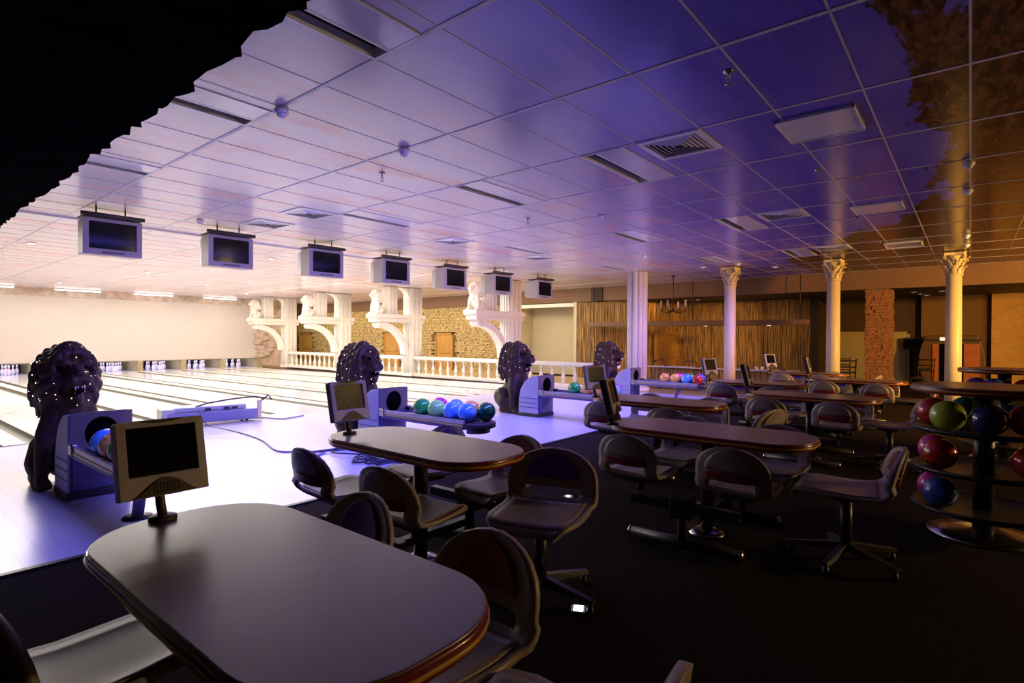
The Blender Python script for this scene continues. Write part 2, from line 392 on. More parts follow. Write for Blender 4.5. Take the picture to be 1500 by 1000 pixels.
# reed-clad walls: plan polyline
def reed_wall(name, pts, z0, z1, skip=()):
    o = MB(); r = MB(); rnd = random.Random(len(pts)+int(z1*10))
    for (ax, ay), (bx, by) in zip(pts, pts[1:]):
        a = Vector((ax, ay, 0)); b = Vector((bx, by, 0)); t = (b-a).normalized(); nrm = Vector((-t.y, t.x, 0)); 
        if nrm.x > 0: nrm = -nrm
        L = (b-a).length
        q = [a, b, b-nrm*.1, a-nrm*.1]
        P2 = [(p.x, p.y) for p in q]; o.prism(P2, z0, z1)
        s_ = 0
        while s_ < L:
            wd = rnd.uniform(.022, .04); zz = z0
            while zz < z1:
                hl = rnd.uniform(.5, 1.3); top = min(z1, zz+hl)
                c = a+t*(s_+wd/2)+nrm*rnd.uniform(.0, .03)
                if not any(u0 < s_+wd and u1 > s_ and zz < zt for (u0, u1, zt) in skip if (ax, ay) == pts[0]):
                    lean = rnd.uniform(-.012, .012)
                    r.tube([(c.x, c.y, zz), (c.x+t.x*lean, c.y+t.y*lean, top)], wd/2, 5, False)
                zz = top
            s_ += wd*.9
    w_ = struct(o.build(name, M_REEDBACK)); tag(r.build('reeds', M_REED, w_), kind='stuff'); return w_
reed_wall('wall_reed', [(XR+.05, 10.98), (XR+.4, 9.0), (19.6, 8.1), (19.6, 3.9)], 0, 2.7)
struct(MB().b2(19.5, 19.75, 3.65, 3.9, 0, 2.7).build('trim_3', M_DARKWALL))
# reed-wall door
ta = Vector((XR+.4, 9.0, 0)); tb = Vector((19.6, 8.1, 0)); td = (tb-ta).normalized(); ang = atan2(td.y, td.x)
dr = struct(MB().b2(0, .95, -.05, -.02, 0, 1.56).build('door_4', M_DOOR, None, ta+td*1.0+Vector((-.03, -.05, 0)), (0, 0, ang)))
MB().b2(-.06, 0, -.07, -.02, 0, 1.62).b2(.95, 1.01, -.07, -.02, 0, 1.62).b2(-.06, 1.01, -.07, -.02, 1.56, 1.62).build('door_frame', M_DOOR, dr)
for z0, z1 in ((.1, .6), (.7, 1.44)): MB().b2(.14, .81, -.065, -.045, z0, z1).build('door_panel', M_DOOR, dr, bevel=.008)
MB().tube([(.82, -.08, .75), (.9, -.08, .75)], .012).build('door_handle', M_CHROME, dr)
# long shelf canopy above the low counter
cn = tag(MB().b2(16.55, 16.95, 3.4, 10.3, 1.80, 1.95).build('canopy_beam', M_BROWNWALL, bevel=.01), 'long brown shelf beam running across the reed wall', 'beam')
for y in (4.4, 6.2, 8.2): MB().lathe([(.05, 1.785), (.05, 1.802)], 12, c=(16.75, y, 0)).build('downlight', M_DIMLENS, cn)
for y in (3.6, 6.6, 10.1): MB().tube([(16.75, y, 1.95), (16.75, y, ZC)], .012).build('hanger', M_STEEL, cn)

# lounge back wall
struct(MB().b2(21.0, 21.2, -.9, 3.9, 0, 2.71).b2(19.75, 21.0, 3.7, 3.9, 0, 2.71).build('wall_lounge', M_DARKWALL))
struct(MB().b2(20.55, 21.0, -7, -.45, 0, 2.71).build('wall_ochre', M_CRACK))
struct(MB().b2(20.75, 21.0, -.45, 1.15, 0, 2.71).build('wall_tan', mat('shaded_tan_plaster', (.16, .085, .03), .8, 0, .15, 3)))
dd = struct(MB().b2(20.93, 21.0, 1.5, 3.35, 0, 1.6).build('door_5', M_PALEDOOR))
MB().b2(20.9, 20.96, 1.44, 1.5, 0, 1.66).b2(20.9, 20.96, 3.35, 3.41, 0, 1.66).b2(20.9, 20.96, 1.44, 3.41, 1.6, 1.66).build('door_frame', M_PALEDOOR, dd)
for y0, y1 in ((1.52, 2.41), (2.44, 3.33)): MB().b2(20.9, 20.95, y0, y1, .02, 1.58).build('door_leaf', M_PALEDOOR, dd, bevel=.01)
for y in (2.36, 2.5): MB().tube([(20.88, y, .7), (20.88, y, .9)], .012).build('door_handle', M_CHROME, dd)
tag(MB().b2(20.86, 20.9, 2.36, 2.52, .82, 1.18).build('door_notice', M_PAPER), 'narrow white notice on the pale lounge door', 'notice')

# stone clad pillar below the fascia
pl = thing('stone_pillar', 'square pillar clad in reddish brown stacked stone at the lounge', 'pillar', (17.35, 1.84, 0))
MB().b2(-.24, .24, -.24, .24, 0, 2.71).build('core', M_MORTAR, pl)
ps = MB(); rnd = random.Random(9); z = 0
while z < 2.68:
    h = rnd.uniform(.05, .11); zt = min(2.7, z+h)-.005
    for (sx, sy) in ((-1, 0), (0, -1), (0, 1)):
        t_ = -.28
        while t_ < .28:
            wd = rnd.uniform(.12, .32); e = min(.28, t_+wd); p = rnd.uniform(.005, .045)
            if sx: ps.b2(-.24-p-.02, -.23, t_+.004, e-.004, z, zt)
            else: ps.b2(t_+.004, e-.004, sy*.23 if sy > 0 else -.26-p, .26+p if sy > 0 else -.23, z, zt)
            t_ += wd
    z += h
tag(ps.build('stacked_stone', mat('reddish_stacked_stone', (.30, .13, .06), .85, 0, .6, 14, .15, stretch=(1, 1, 3)), pl), kind='stuff')

# black rocky soffit above the camera's left
rk = MB(); rnd = random.Random(5); edge = []
y = -3.0
while y < 11.6:
    edge.append((1.40+.012*y+rnd.uniform(-.035, .035), y)); y += rnd.uniform(.05, .16)
edge.append((1.56, 11.6))
n = len(edge); vs = []
for x, y in edge: vs += [(x, y, 2.99+rnd.uniform(-.02, .02)), (x-.03+rnd.uniform(-.03, .02), y+.01, ZC+.1), (x-.22, y, 2.97), (-4.9, y, 2.9)]
fs = []
for i in range(n-1):
    a = i*4; b = a+4; fs += [(a, a+1, b+1, b), (a, b, b+2, a+2), (a+2, b+2, b+3, a+3)]
fs += [(0, 2, 3, 1), ((n-1)*4, (n-1)*4+1, (n-1)*4+3, (n-1)*4+2)]
struct(rk.add(vs, fs).build('ceiling_rock_overhang', M_BLACK))

# ------------------------------------------------------------------ bowling lanes, masking wall and pins
LP = 1.68; LX = [.61+LP*k for k in range(8)]; LEN = YM-.1-YF
def lane_proto():
    t = thing('bowling_lane', 'x', 'lane')
    MB().b2(-.525, .525, 0, LEN, -.06, 0).build('lane_bed', M_LANE, t)
    for sgn in (-1, 1):
        vs = []; N = 6
        for yy in (.02, LEN):
            for i in range(N+1):
                a = pi*i/N; vs.append((sgn*(.625-.1*cos(a)), yy, -.07*sin(a)-.005))
        f = [(i, i+1, N+1+i+1, N+1+i) for i in range(N)]
        if sgn < 0: f = [tuple(reversed(q)) for q in f]
        MB().add(vs, f, True).build('gutter', M_GUT, t)
        MB().b2(min(sgn*.725, sgn*.84), max(sgn*.725, sgn*.84), .02, LEN, -.08, .015).build('divider', M_DIV, t, bevel=.006)
    ar = MB()
    for i in range(7):
        x = (i-3)*.15; yy = 4.2-abs(i-3)*.35+.6
        ar.add([(x-.03, yy, .0015), (x+.03, yy, .0015), (x, yy+.16, .0015)], [(0, 1, 2)])
    ar.build('aiming_arrows', M_KICK, t); return t
lane0 = lane_proto()
pin_prof = [(.0258, 0), (.03, .005), (.052, .06), (.0605, .115), (.055, .17), (.035, .225), (.0235, .255), (.0245, .285), (.032, .32), (.0325, .34), (.026, .365), (.012, .38), (1e-6, .381)]
def pin_proto():
    t = thing('bowling_pin', 'x', 'pin'); MB().lathe(pin_prof, 14).build('pin_body', M_PIN, t)
    for z0, r0, r1 in ((.236, .0306, .0262), (.262, .0242, .0246)): MB().lathe([(r0+.0012, z0), (r1+.0012, z0+.014)], 14).build('red_stripe', M_RED, t)
    return t
pin0 = pin_proto(); first_pin = True
TL = radians(-.318)
PINPOS = [['front pin'], ['left of second row', 'right of second row'], ['left of third row', 'middle of third row', 'right of third row'], ['far left of back row', 'second in back row', 'third in back row', 'far right of back row']]
for k, x in enumerate(LX):
    lab = ('pale wooden bowling lane at the far left, under the black rock overhang' if k == 0 else
           'pale wooden bowling lane below the %s hanging television from the left' % ORD[k-1])
    L = lane0 if k == 0 else copy_tree(lane0)
    L['label'] = lab; L['group'] = 'bowling lanes'; L.location = (x, YF, 0); L.rotation_euler = (TL, 0, 0)
    if k == 7:                                # the last lane ends at the colonnade, without an outer divider
        for q in [q for q in L.children if q.name.startswith('divider') and q.data.vertices[0].co.x > 0]: bpy.data.objects.remove(q)
    for r in range(4):
        for i in range(r+1):
            p = pin0 if first_pin else copy_tree(pin0); first_pin = False
            p['label'] = 'white bowling pin, %s, %s pin rack from the left' % (PINPOS[r][i], ORD[k])
            p['group'] = 'pins on the %s lane from the left' % ORD[k]
            p.location = (x+(i-r/2)*.305, YM+.35+r*.264, -.1)
# masking wall
mk = struct(MB().b2(-5, 13.25, YM, YM+.08, .34, 2.89).build('wall_masking', M_BEIGE))
MB().b2(-5, XB+1.5, YM-.03, YM+.1, 2.89, ZC+.1).build('stone_band', M_BOULDER, mk)
MB().b2(-5, 13.25, YM-.02, YM, .325, .36).build('lower_edge', M_GUT, mk)
rb = random.Random(4)
for i in range(26):
    zz = .45+.094*i; yx = 13.1+rb.uniform(.0, .95)
    b = MB().sphere((0, 0, 0), .24, 9, 6, (1.2, .3, .55))
    b.v = [(px+rb.uniform(-.03, .03), py, pz+rb.uniform(-.02, .02)) for px, py, pz in b.v]
    b.build('boulder', M_BOULDER, mk, (yx, YM+.0, zz))
MB().b2(13.2, 15.2, YM+.02, YM+.1, -.1, 2.9).build('boulder_backing', M_BOULDER, mk)
pit = struct(MB().b2(-5, XB+.1, YM+2.2, YM+2.3, -.5, .9).b2(-5, XB+.1, YM+.08, YM+2.3, .8, .9).build('wall_pit', M_PIT))
MB().b2(-5, XB+.1, YM-.09, YM+2.2, -.2, -.1).build('pin_deck', M_LANE, pit)
for k in range(9):
    x = LX[0]-LP/2+LP*k
    kb = MB().b2(x-.1, x+.1, YM-.06, YM+2.2, -.11, .36).build('kickback_panel', M_KICK, pit)
# fluorescent tubes above the masking
for i, (x, lb) in enumerate(((3.4, 'leftmost'), (6.0, 'second from the left'), (8.6, 'third from the left'), (11.3, 'rightmost'))):
    t = thing('tube_lamp', 'lit white tube lamp above the masking wall, '+lb, 'lamp', (x, YM-.3, ZC-.06), 0, 'tube lamps over the masking wall')
    MB().b2(-.75, .75, -.03, .03, .02, .058).build('batten', M_FIXT, t); MB().tube([(-.72, 0, 0), (.72, 0, 0)], .018).build('tube', M_TUBE, t)

# ------------------------------------------------------------------ colonnade: bracket pilasters and balustrade
PY = [24.4, 20.1, 15.7, 11.07]
def fluted(mb, x0, x1, y0, y1, z0, z1):
    mb.b2(x0, x1, y0, y1, z0, z1)
    nn = 4; wy = (y1-y0)/nn
    for i in range(nn):
        c = y0+wy*(i+.5); mb.tube([(x0, c, z0), (x0, c, z1)], wy*.36, 8)
    nx = 3; wx = (x1-x0)/nx
    for i in range(nx):
        c = x0+wx*(i+.5); mb.tube([(c, y0, z0), (c, y0, z1)], wx*.36, 8)
def pilaster_proto():
    t = thing('bracket_pilaster', 'x', 'pilaster')
    s1 = MB(); fluted(s1, 12.98, 13.52, -.2, .2, .12, ZC-.03); s1.build('shaft', M_WHITE, t)
    MB().b2(12.965, 13.58, -.26, .26, 0, .14).build('plinth', M_WHITE, t, bevel=.01)
    MB().b2(11.40, 13.66, -.26, .26, 2.06, 2.2).b2(11.46, 13.62, -.22, .22, 1.92, 2.06).build('platform', M_WHITE, t, bevel=.015)
    s2 = MB(); fluted(s2, 12.0, 12.42, -.15, .15, 2.2, ZC-.03); s2.build('upper_post', M_WHITE, t)
    # quarter arch
    cx, cz, ro, ri = 11.75, .78, 1.22, 1.02; N = 14; pts = []
    for i in range(N+1): a = pi/2*i/N; pts.append((cx+ro*cos(a), cz+(ro-.08)*sin(a)))
    for i in range(N, -1, -1): a = pi/2*i/N; pts.append((cx+ri*cos(a), cz+(ri-.08)*sin(a)))
    MB().prism(pts, -.14, .14, XZ).build('arch', M_WHITE, t, bevel=.02)
    MB().lathe([(.1, -.16), (.11, -.14), (.11, .14), (.1, .16)], 16, Matrix.Translation((11.68, 0, 1.83)) @ Matrix.Rotation(pi/2, 4, 'X')).build('scroll', M_WHITE, t)
    pts = []
    for i in range(9): a = pi/2*i/8; pts.append((12.98-.42*(1-cos(a)), 2.72+.43*sin(a)))
    pts = pts+[(12.98, 3.15)]
    MB().prism(pts, -.12, .12, XZ).build('upper_brace', M_WHITE, t)
    return t
pil0 = pilaster_proto()
for i, y in enumerate(PY):
    t = pil0 if i == 0 else copy_tree(pil0); t.location = (.14, y, 0)
    t['label'] = 'white fluted pilaster with arched bracket, ' + ['farthest, beside the masking wall', 'second from the masking wall', 'third from the masking wall', 'nearest, beside the cream alcove'][i]
    t['group'] = 'bracket pilasters'
bal_prof = [(.055, 0), (.055, .04), (.03, .06), (.03, .08), (.06, .17), (.058, .22), (.028, .36), (.024, .42), (.04, .43), (.04, .45), (.055, .46), (.055, .50)]
balm = MB().lathe(bal_prof, 10).mesh('baluster', M_WHITE)
segs = [(20.37, 24.13), (15.97, 19.83), (11.34, 15.43), (7.25, 10.8)]
for i, (a, b) in enumerate(segs):
    t = thing('balustrade', 'white balustrade with turned balusters, ' + ['far section by the masking wall', 'second section from the masking wall', 'third section from the masking wall', 'nearest section in front of the cream alcove'][i], 'balustrade', (XB, (a+b)/2, 0), 0, 'balustrade sections')
    L = b-a
    MB().b2(-.1, .1, -L/2, L/2, .62, .72).b2(-.07, .07, -L/2, L/2, .60, .62).build('handrail', M_WHITE, t, bevel=.012)
    MB().b2(-.1, .1, -L/2, L/2, 0, .1).build('plinth_rail', M_WHITE, t, bevel=.01)
    nb = int(L/.36)
    for q in range(nb): link('baluster', balm, t, (0, -L/2+L*(q+.5)/nb, .1))

# ------------------------------------------------------------------ lion mesh (seated), used in bronze and as white griffins
def remeshed(mb, name, m, vox, smooth=4):
    o = mb.build('tmp', m); r = o.modifiers.new('r', 'REMESH'); r.mode = 'VOXEL'; r.voxel_size = vox; r.use_smooth_shade = True
    s = o.modifiers.new('s', 'SMOOTH'); s.factor = .5; s.iterations = smooth
    dg = bpy.context.evaluated_depsgraph_get(); me = bpy.data.meshes.new_from_object(o.evaluated_get(dg)); me.name = name
    bpy.data.objects.remove(o); me.materials.clear(); me.materials.append(m); return me
def chain(mb, pts):
    for (a, ra), (b, rb_) in zip(pts, pts[1:]):
        a = Vector(a); b = Vector(b); n = max(2, int((b-a).length/(.45*min(ra, rb_))))
        for i in range(n+1): f = i/n; mb.sphere(a.lerp(b, f), ra+(rb_-ra)*f, 10, 6)
def lion_body():
    b = MB()
    chain(b, [((0, -.05, .78), .2), ((0, -.02, .6), .21), ((0, .08, .42), .22), ((0, .2, .26), .24)])
    for s in (-1, 1):
        chain(b, [((s*.14, -.03, .66), .14), ((s*.25, -.06, .48), .105), ((s*.29, -.08, .28), .08), ((s*.30, -.1, .08), .07), ((s*.30, -.17, .055), .062)])
        for q in (-.045, 0, .045): chain(b, [((s*.30+q, -.16, .05), .04), ((s*.30+q, -.235, .035), .034)])
        chain(b, [((s*.17, .24, .28), .19), ((s*.26, .14, .20), .15), ((s*.29, .04, .10), .09)])
        chain(b, [((s*.30, .16, .06), .07), ((s*.31, .0, .05), .062)])
        for q in (-.04, 0, .04): chain(b, [((s*.31+q, .0, .045), .036), ((s*.31+q, -.045, .035), .032)])
    chain(b, [((.0, .4, .12), .04), ((.2, .46, .05), .035), ((.36, .34, .05), .045)])
    return b
def lion_head():
    b = MB(); rn = random.Random(12)
    b.sphere((0, -.04, .97), .2, 14, 10, (1.05, .95, 1.1))
    b.sphere((0, .03, .93), .23, 14, 10, (1.12, .9, 1.22))
    chain(b, [((0, -.12, 1.02), .16), ((0, -.22, 1.01), .135), ((0, -.30, 1.005), .10)])            # muzzle
    b.sphere((0, -.385, 1.055), .038, 10, 6, (1.4, .7, .8))
    for s in (-1, 1):
        b.sphere((s*.06, -.335, .985), .068, 10, 6); b.sphere((s*.1, -.22, 1.14), .055, 10, 6, (1.3, 1, .7))
        b.sphere((s*.13, -.16, .97), .075, 10, 6); b.sphere((s*.17, -.05, 1.17), .05, 10, 6)
    chain(b, [((0, -.13, .84), .11), ((0, -.27, .82), .062)])            # lower jaw
    for q in (-.05, 0, .05): chain(b, [((q, -.2, .8), .05), ((q*1.4, -.17, .68), .03)])
    for i in range(13):                                                    # crown curls
        a = pi*(i/12.0); b.sphere((.2*cos(a), -.13, 1.1+.14*sin(a)), .06, 8, 6); b.sphere((.15*cos(a), -.03, 1.13+.15*sin(a)), .07, 8, 6)
    for ring in range(4):                                                  # flowing locks round the mane
        n = 13+ring*2
        for i in range(n):
            a = -.30*pi+1.6*pi*i/(n-1); yb = -.13+.085*ring; R = .27+.012*ring
            ca, sa = cos(a), sin(a)
            p0 = Vector((R*.78*ca, yb-.02, 1.0+R*.85*sa)); p1 = Vector((R*ca*1.02, yb+.06, .96+R*1.02*sa))
            drop = .10+rn.uniform(-.02, .04)
            p2 = Vector((R*ca*1.05+rn.uniform(-.02, .02), yb+.11, .96+R*1.0*sa-drop*(1-.3*sa)))
            chain(b, [(p0, .048), (p1, .055), (p2, .026)])
    return b
body_me = remeshed(lion_body(), 'lion_body', M_LION, .014, 5)
head_me = remeshed(lion_head(), 'lion_mane', M_LION, .012, 2)
bodyw = body_me.copy(); bodyw.materials.clear(); bodyw.materials.append(M_STATUE)
headw = head_me.copy(); headw.materials.clear(); headw.materials.append(M_STATUE)
RX = [1.48, 4.66, 8.08, 11.52]
def lion_proto():
    t = thing('lion_statue', 'x', 'statue')
    link('lion_body', body_me, t); link('lion_mane', head_me, t)
    MB().sphere((0, -.285, .90), .06, 12, 8, (1.1, 1.1, .8)).build('mouth', M_HOLE, t)
    th = MB()
    for s in (-1, 1):
        for q, zz in ((.045, -1), (.02, -.6)): th.lathe([(.011, 0), (.001, zz*.04)], 6, Matrix.Translation((s*q, -.365, .935)))
        th.lathe([(.009, 0), (.001, .035)], 6, Matrix.Translation((s*.035, -.315, .865)))
    th.build('teeth', M_TOOTH, t)
    for s in (-1, 1): MB().sphere((s*.085, -.268, 1.1), .02, 8, 6).build('eye', M_HOLE, t)
    # tiny emissive specks dotted over the mane: put them just outside the mane surface
    sp = MB(); rn = random.Random(21); vsx = head_me.vertices; cnt = 0
    while cnt < 46:
        v = vsx[rn.randrange(len(vsx))]
        if v.normal.y < -.05 or abs(v.normal.x) > .6:
            p = v.co+v.normal*.003; sp.sphere(p, rn.choice((.0022, .003, .0045)), 6, 4); cnt += 1
    sp.build('sparkle_specks', M_SPARK, t)
    return t
lion0 = lion_proto()
for i, x in enumerate(RX):
    t = lion0 if i == 0 else copy_tree(lion0); t.location = (x+(-.06, .06, .11, .11)[i], 6.62, .004); t.scale = (.76, 1, 1)
    t['label'] = 'dark bronze seated lion with sparkling mane, ' + ['nearest, behind the leftmost ball return', 'second, above the round-ended ball rack', 'third, in front of the cream alcove', 'farthest, beside the clustered white column'][i]
    t['group'] = 'lion statues on the ball returns'
def wing():
    m = MB()
    for i in range(6):
        a = radians(30+i*16); L = .5-.03*i
        pts = [(0, 0), (L*.5*cos(a)+.03, L*.5*sin(a)-.04), (L*cos(a), L*sin(a)), (L*.5*cos(a)-.05, L*.5*sin(a)+.03)]
        m.prism(pts, .012*i-.015, .012*i+.015, YZ)
    return m
wing_me = wing().mesh('wing', M_STATUE)
for i, y in enumerate(PY):
    t = thing('griffin_statue', 'white winged lion statue seated on the ' + ['farthest', 'second farthest', 'second nearest', 'nearest'][i]+' arched bracket', 'statue', (11.76, y, 2.2), radians(-90), 'griffin statues on the brackets')
    t.scale = (.62, .62, .62)
    link('statue_body', bodyw, t); link('statue_head', headw, t)
    for s in (-1, 1): link('wing', wing_me, t, (s*.2, .12, .6), (0, 0, s*.25))

# ------------------------------------------------------------------ ball returns, racks and balls
def ball_return_proto():
    t = thing('ball_return', 'x', 'ball return')                           # origin: front of the hood, rack runs to -y
    prof = [(0, .06), (0, .70), (.04, .725), (.16, .71), (.3, .62), (.39, .48), (.43, .3), (.43, .06)]
    for s in (-1, 1):
        MB().prism(prof, s*.225-.012 if s > 0 else -.237, .237 if s > 0 else -.213, YZ).build('side_panel', M_HOOD, t, bevel=.012)
        for zz in (.16, .24, .32): MB().b2(min(s*.236, s*.243), max(s*.236, s*.243), .02, .41, zz, zz+.012).build('side_groove', M_CHARBLUE, t)
    MB().prism([(p[0]+.004, p[1]) for p in prof], -.213, .213, YZ).build('hood_body', M_CHARBLUE, t)
    MB().b2(-.24, .24, -.012, .45, 0, .065).build('base', M_CHAR, t, bevel=.012)
    # front with round ball mouth
    N = 28; R = .125; cz = .555; out = []; inn = []
    for i in range(N):
        a = 2*pi*i/N; inn.append((R*cos(a), cz+R*1.12*sin(a)))
        k = 1/max(abs(cos(a))/.225, abs(sin(a))/(.185 if sin(a) > 0 else .16)); out.append((k*cos(a), cz+k*sin(a)))
    vs = [(x, -.03, z) for x, z in out]+[(x, -.03, z) for x, z in inn]+[(x, -.003, z) for x, z in inn]+[(x, .0, z) for x, z in out]
    fs = []
    for i in range(N):
        j = (i+1) % N; fs += [(i, j, N+j, N+i), (N+i, N+j, 2*N+j, 2*N+i), (i, 3*N+i, 3*N+j, j)]
    MB().add(vs, fs).build('front_cover', mat('brown_grey_cover', (.15, .115, .10), .45, 0, .1, 5), t)
    MB().lathe([(.123, 0), (.123, .002)], 24, Matrix.Translation((0, -.003, cz)) @ Matrix.Diagonal((1, 1, 1.12, 1)) @ Matrix.Rotation(pi/2, 4, 'X')).build('ball_mouth', M_HOLE, t)
    MB().b2(-.2, .2, -.02, 0, .08, .38).build('lower_front', M_CHARBLUE, t, bevel=.01)
    # rack
    L = 1.52
    dk = MB().b2(-.19, .19, -L, -.03, .40, .425).build('deck', M_CHAR, t)
    for x in (-.11, .0, .11): MB().b2(x-.012, x+.012, -L+.02, -.05, .425, .44).build('track_rib', M_CHARBLUE, dk)
    for s in (-1, 1):
        MB().b2(min(s*.19, s*.225), max(s*.19, s*.225), -L, -.03, .425, .475).build('side_rail', M_RAIL, t, bevel=.008)
        MB().b2(min(s*.195, s*.22), max(s*.195, s*.22), -L, -.03, .365, .415).build('lower_rail', M_CHARBLUE, t, bevel=.008)
        MB().b2(min(s*.222, s*.229), max(s*.222, s*.229), -L, -.05, .405, .425).build('trim_strip', M_BRASS, t)
        MB().b2(min(s*.19, s*.24), max(s*.19, s*.24), -.12, -.02, .39, .49).build('rail_bracket', M_CHROME, t, bevel=.012)
    pts = [(-.23, -L+.02)]+[(-.23*cos(pi*i/14), -L-.2*sin(pi*i/14)) for i in range(15)]+[(.23, -L+.02)]
    MB().prism(pts, .375, .44, None, True).build('end_cap', M_CHAR, t, bevel=.012)
    pts = [(p[0]*.7, -L+(p[1]+L)*.7) for p in pts]
    MB().prism(pts, .32, .375).build('end_tray', M_CHARBLUE, t)
    MB().add(*prism_leg((0, -1.05, .37), (0, -.92, .02), .07, .05)).build('support_leg', M_CHARBLUE, t)
    MB().lathe([(.1, 0), (.1, .012), (.06, .022)], 20, c=(0, -.92, 0)).build('support_foot', M_CHAR, t)
    return t
def prism_leg(a, b, wx, wy):
    vs = [(p[0]+i*wx/2, p[1]+j*wy/2, p[2]) for p in (b, a) for j in (-1, 1) for i in (-1, 1)]
    return vs, [(0, 2, 3, 1), (4, 5, 7, 6), (0, 1, 5, 4), (2, 6, 7, 3), (0, 4, 6, 2), (1, 3, 7, 5)]
YR = 5.86
ret0 = ball_return_proto()
for i, x in enumerate(RX):
    t = ret0 if i == 0 else copy_tree(ret0); t.location = (x, YR, .004)
    t['label'] = 'lilac grey ball return hood with rack, ' + ['leftmost, behind the nearest monitor', 'second from the left with round black rack end', 'third from the left, before the cream alcove', 'farthest, beside the clustered white column'][i]
    t['group'] = 'ball returns on the approach'
COL = {'green': ((.015, .26, .035), (.03, .36, .06)), 'light green': ((.20, .62, .14), (.28, .70, .18)), 'blue': ((.05, .22, .66), (.10, .34, .80)), 'indigo': ((.05, .05, .42), (.10, .10, .55)),
       'orange': ((.72, .27, .05), (.85, .38, .10)), 'magenta': ((.42, .02, .18), (.55, .04, .25)), 'red': ((.42, .02, .015), (.58, .05, .03)), 'lime': ((.38, .52, .03), (.50, .62, .06)),
       'navy': ((.008, .012, .05), (.03, .05, .20)), 'royal blue': ((.02, .06, .36), (.05, .12, .50)), 'purple': ((.14, .03, .26), (.22, .05, .36)), 'pink': ((.42, .02, .22), (.6, .05, .34)),
       'dark green': ((.005, .09, .035), (.01, .16, .06)), 'teal': ((.01, .12, .10), (.02, .2, .17)), 'light blue': ((.10, .40, .72), (.2, .55, .85))}
COL = {k: tuple(tuple(min(.95, c*(1.0 if k in ('navy', 'red', 'royal blue', 'lime', 'purple', 'dark green', 'teal') else 1.45)) for c in v) for v in q) for k, q in COL.items()}
BALL = {}
BR = .108
def ball(color, label, loc, group, seed=0):
    if color not in BALL:
        m = ball_material('bowling_ball_'+color.replace(' ', '_'), *COL[color])
        BALL[color] = MB().sphere((0, 0, 0), BR, 28, 16).mesh('ball_shell', m)
        if 'holes' not in BALL:
            h = MB()
            for ax, ay in ((-.16, .1), (.16, .1), (0, -.28)):
                d = Vector((ax, ay, 1)).normalized(); h.lathe([(.0135, 0), (.0135, .0012)], 12, Matrix.Translation(d*(BR-.0004)) @ rot_to(d))
            BALL['holes'] = h.mesh('finger_holes', M_HOLE)
    t = thing('bowling_ball', label, 'bowling ball', loc, 0, group)
    rn = random.Random(hash(label) % 1000 if False else seed)
    e = (rn.uniform(1.2, 4.6), rn.uniform(-.9, .9), rn.uniform(0, 6))
    link('ball_shell', BALL[color], t, (0, 0, 0), e); link('finger_holes', BALL['holes'], t, (0, 0, 0), e)
    return t
zb = .44+BR+.004
def rack_balls(i, left, right, endb=None):
    nm = ['leftmost', 'second', 'third', 'farthest'][i]; sd = i*20
    for side, row, dx in (('near', left, -.108), ('far', right, .108)):
        for color, y in row:
            sd += 1
            ball(color, '%s bowling ball, %s row %s of the %s ball rack' % (color, side, 'at %.0f centimetres from the end' % (abs(4.18-y)*100) if False else pos(row, y), nm), (RX[i]+dx, y, zb), 'balls on the %s rack' % nm, sd)
def pos(row, y):
    ys = sorted([q for _, q in row], reverse=True); k = ys.index(y)
    return ORD[k]+' from the hood'
rack_balls(0, [('blue', 5.30), ('orange', 5.08), ('green', 4.86)], [('light green', 5.2)])
rack_balls(1, [('green', 5.16), ('light green', 4.90), ('blue', 4.64), ('blue', 4.40)], [('magenta', 5.08), ('blue', 4.80), ('orange', 4.54), ('dark green', 4.30)])
rack_balls(2, [('green', 5.18), ('orange', 4.92), ('orange', 4.66), ('light blue', 4.42)], [('pink', 4.52)])
rack_balls(3, [('orange', 5.10), ('orange', 4.86), ('blue', 4.62), ('red', 4.39)], [('magenta', 4.86), ('green', 4.62), ('indigo', 4.40)])

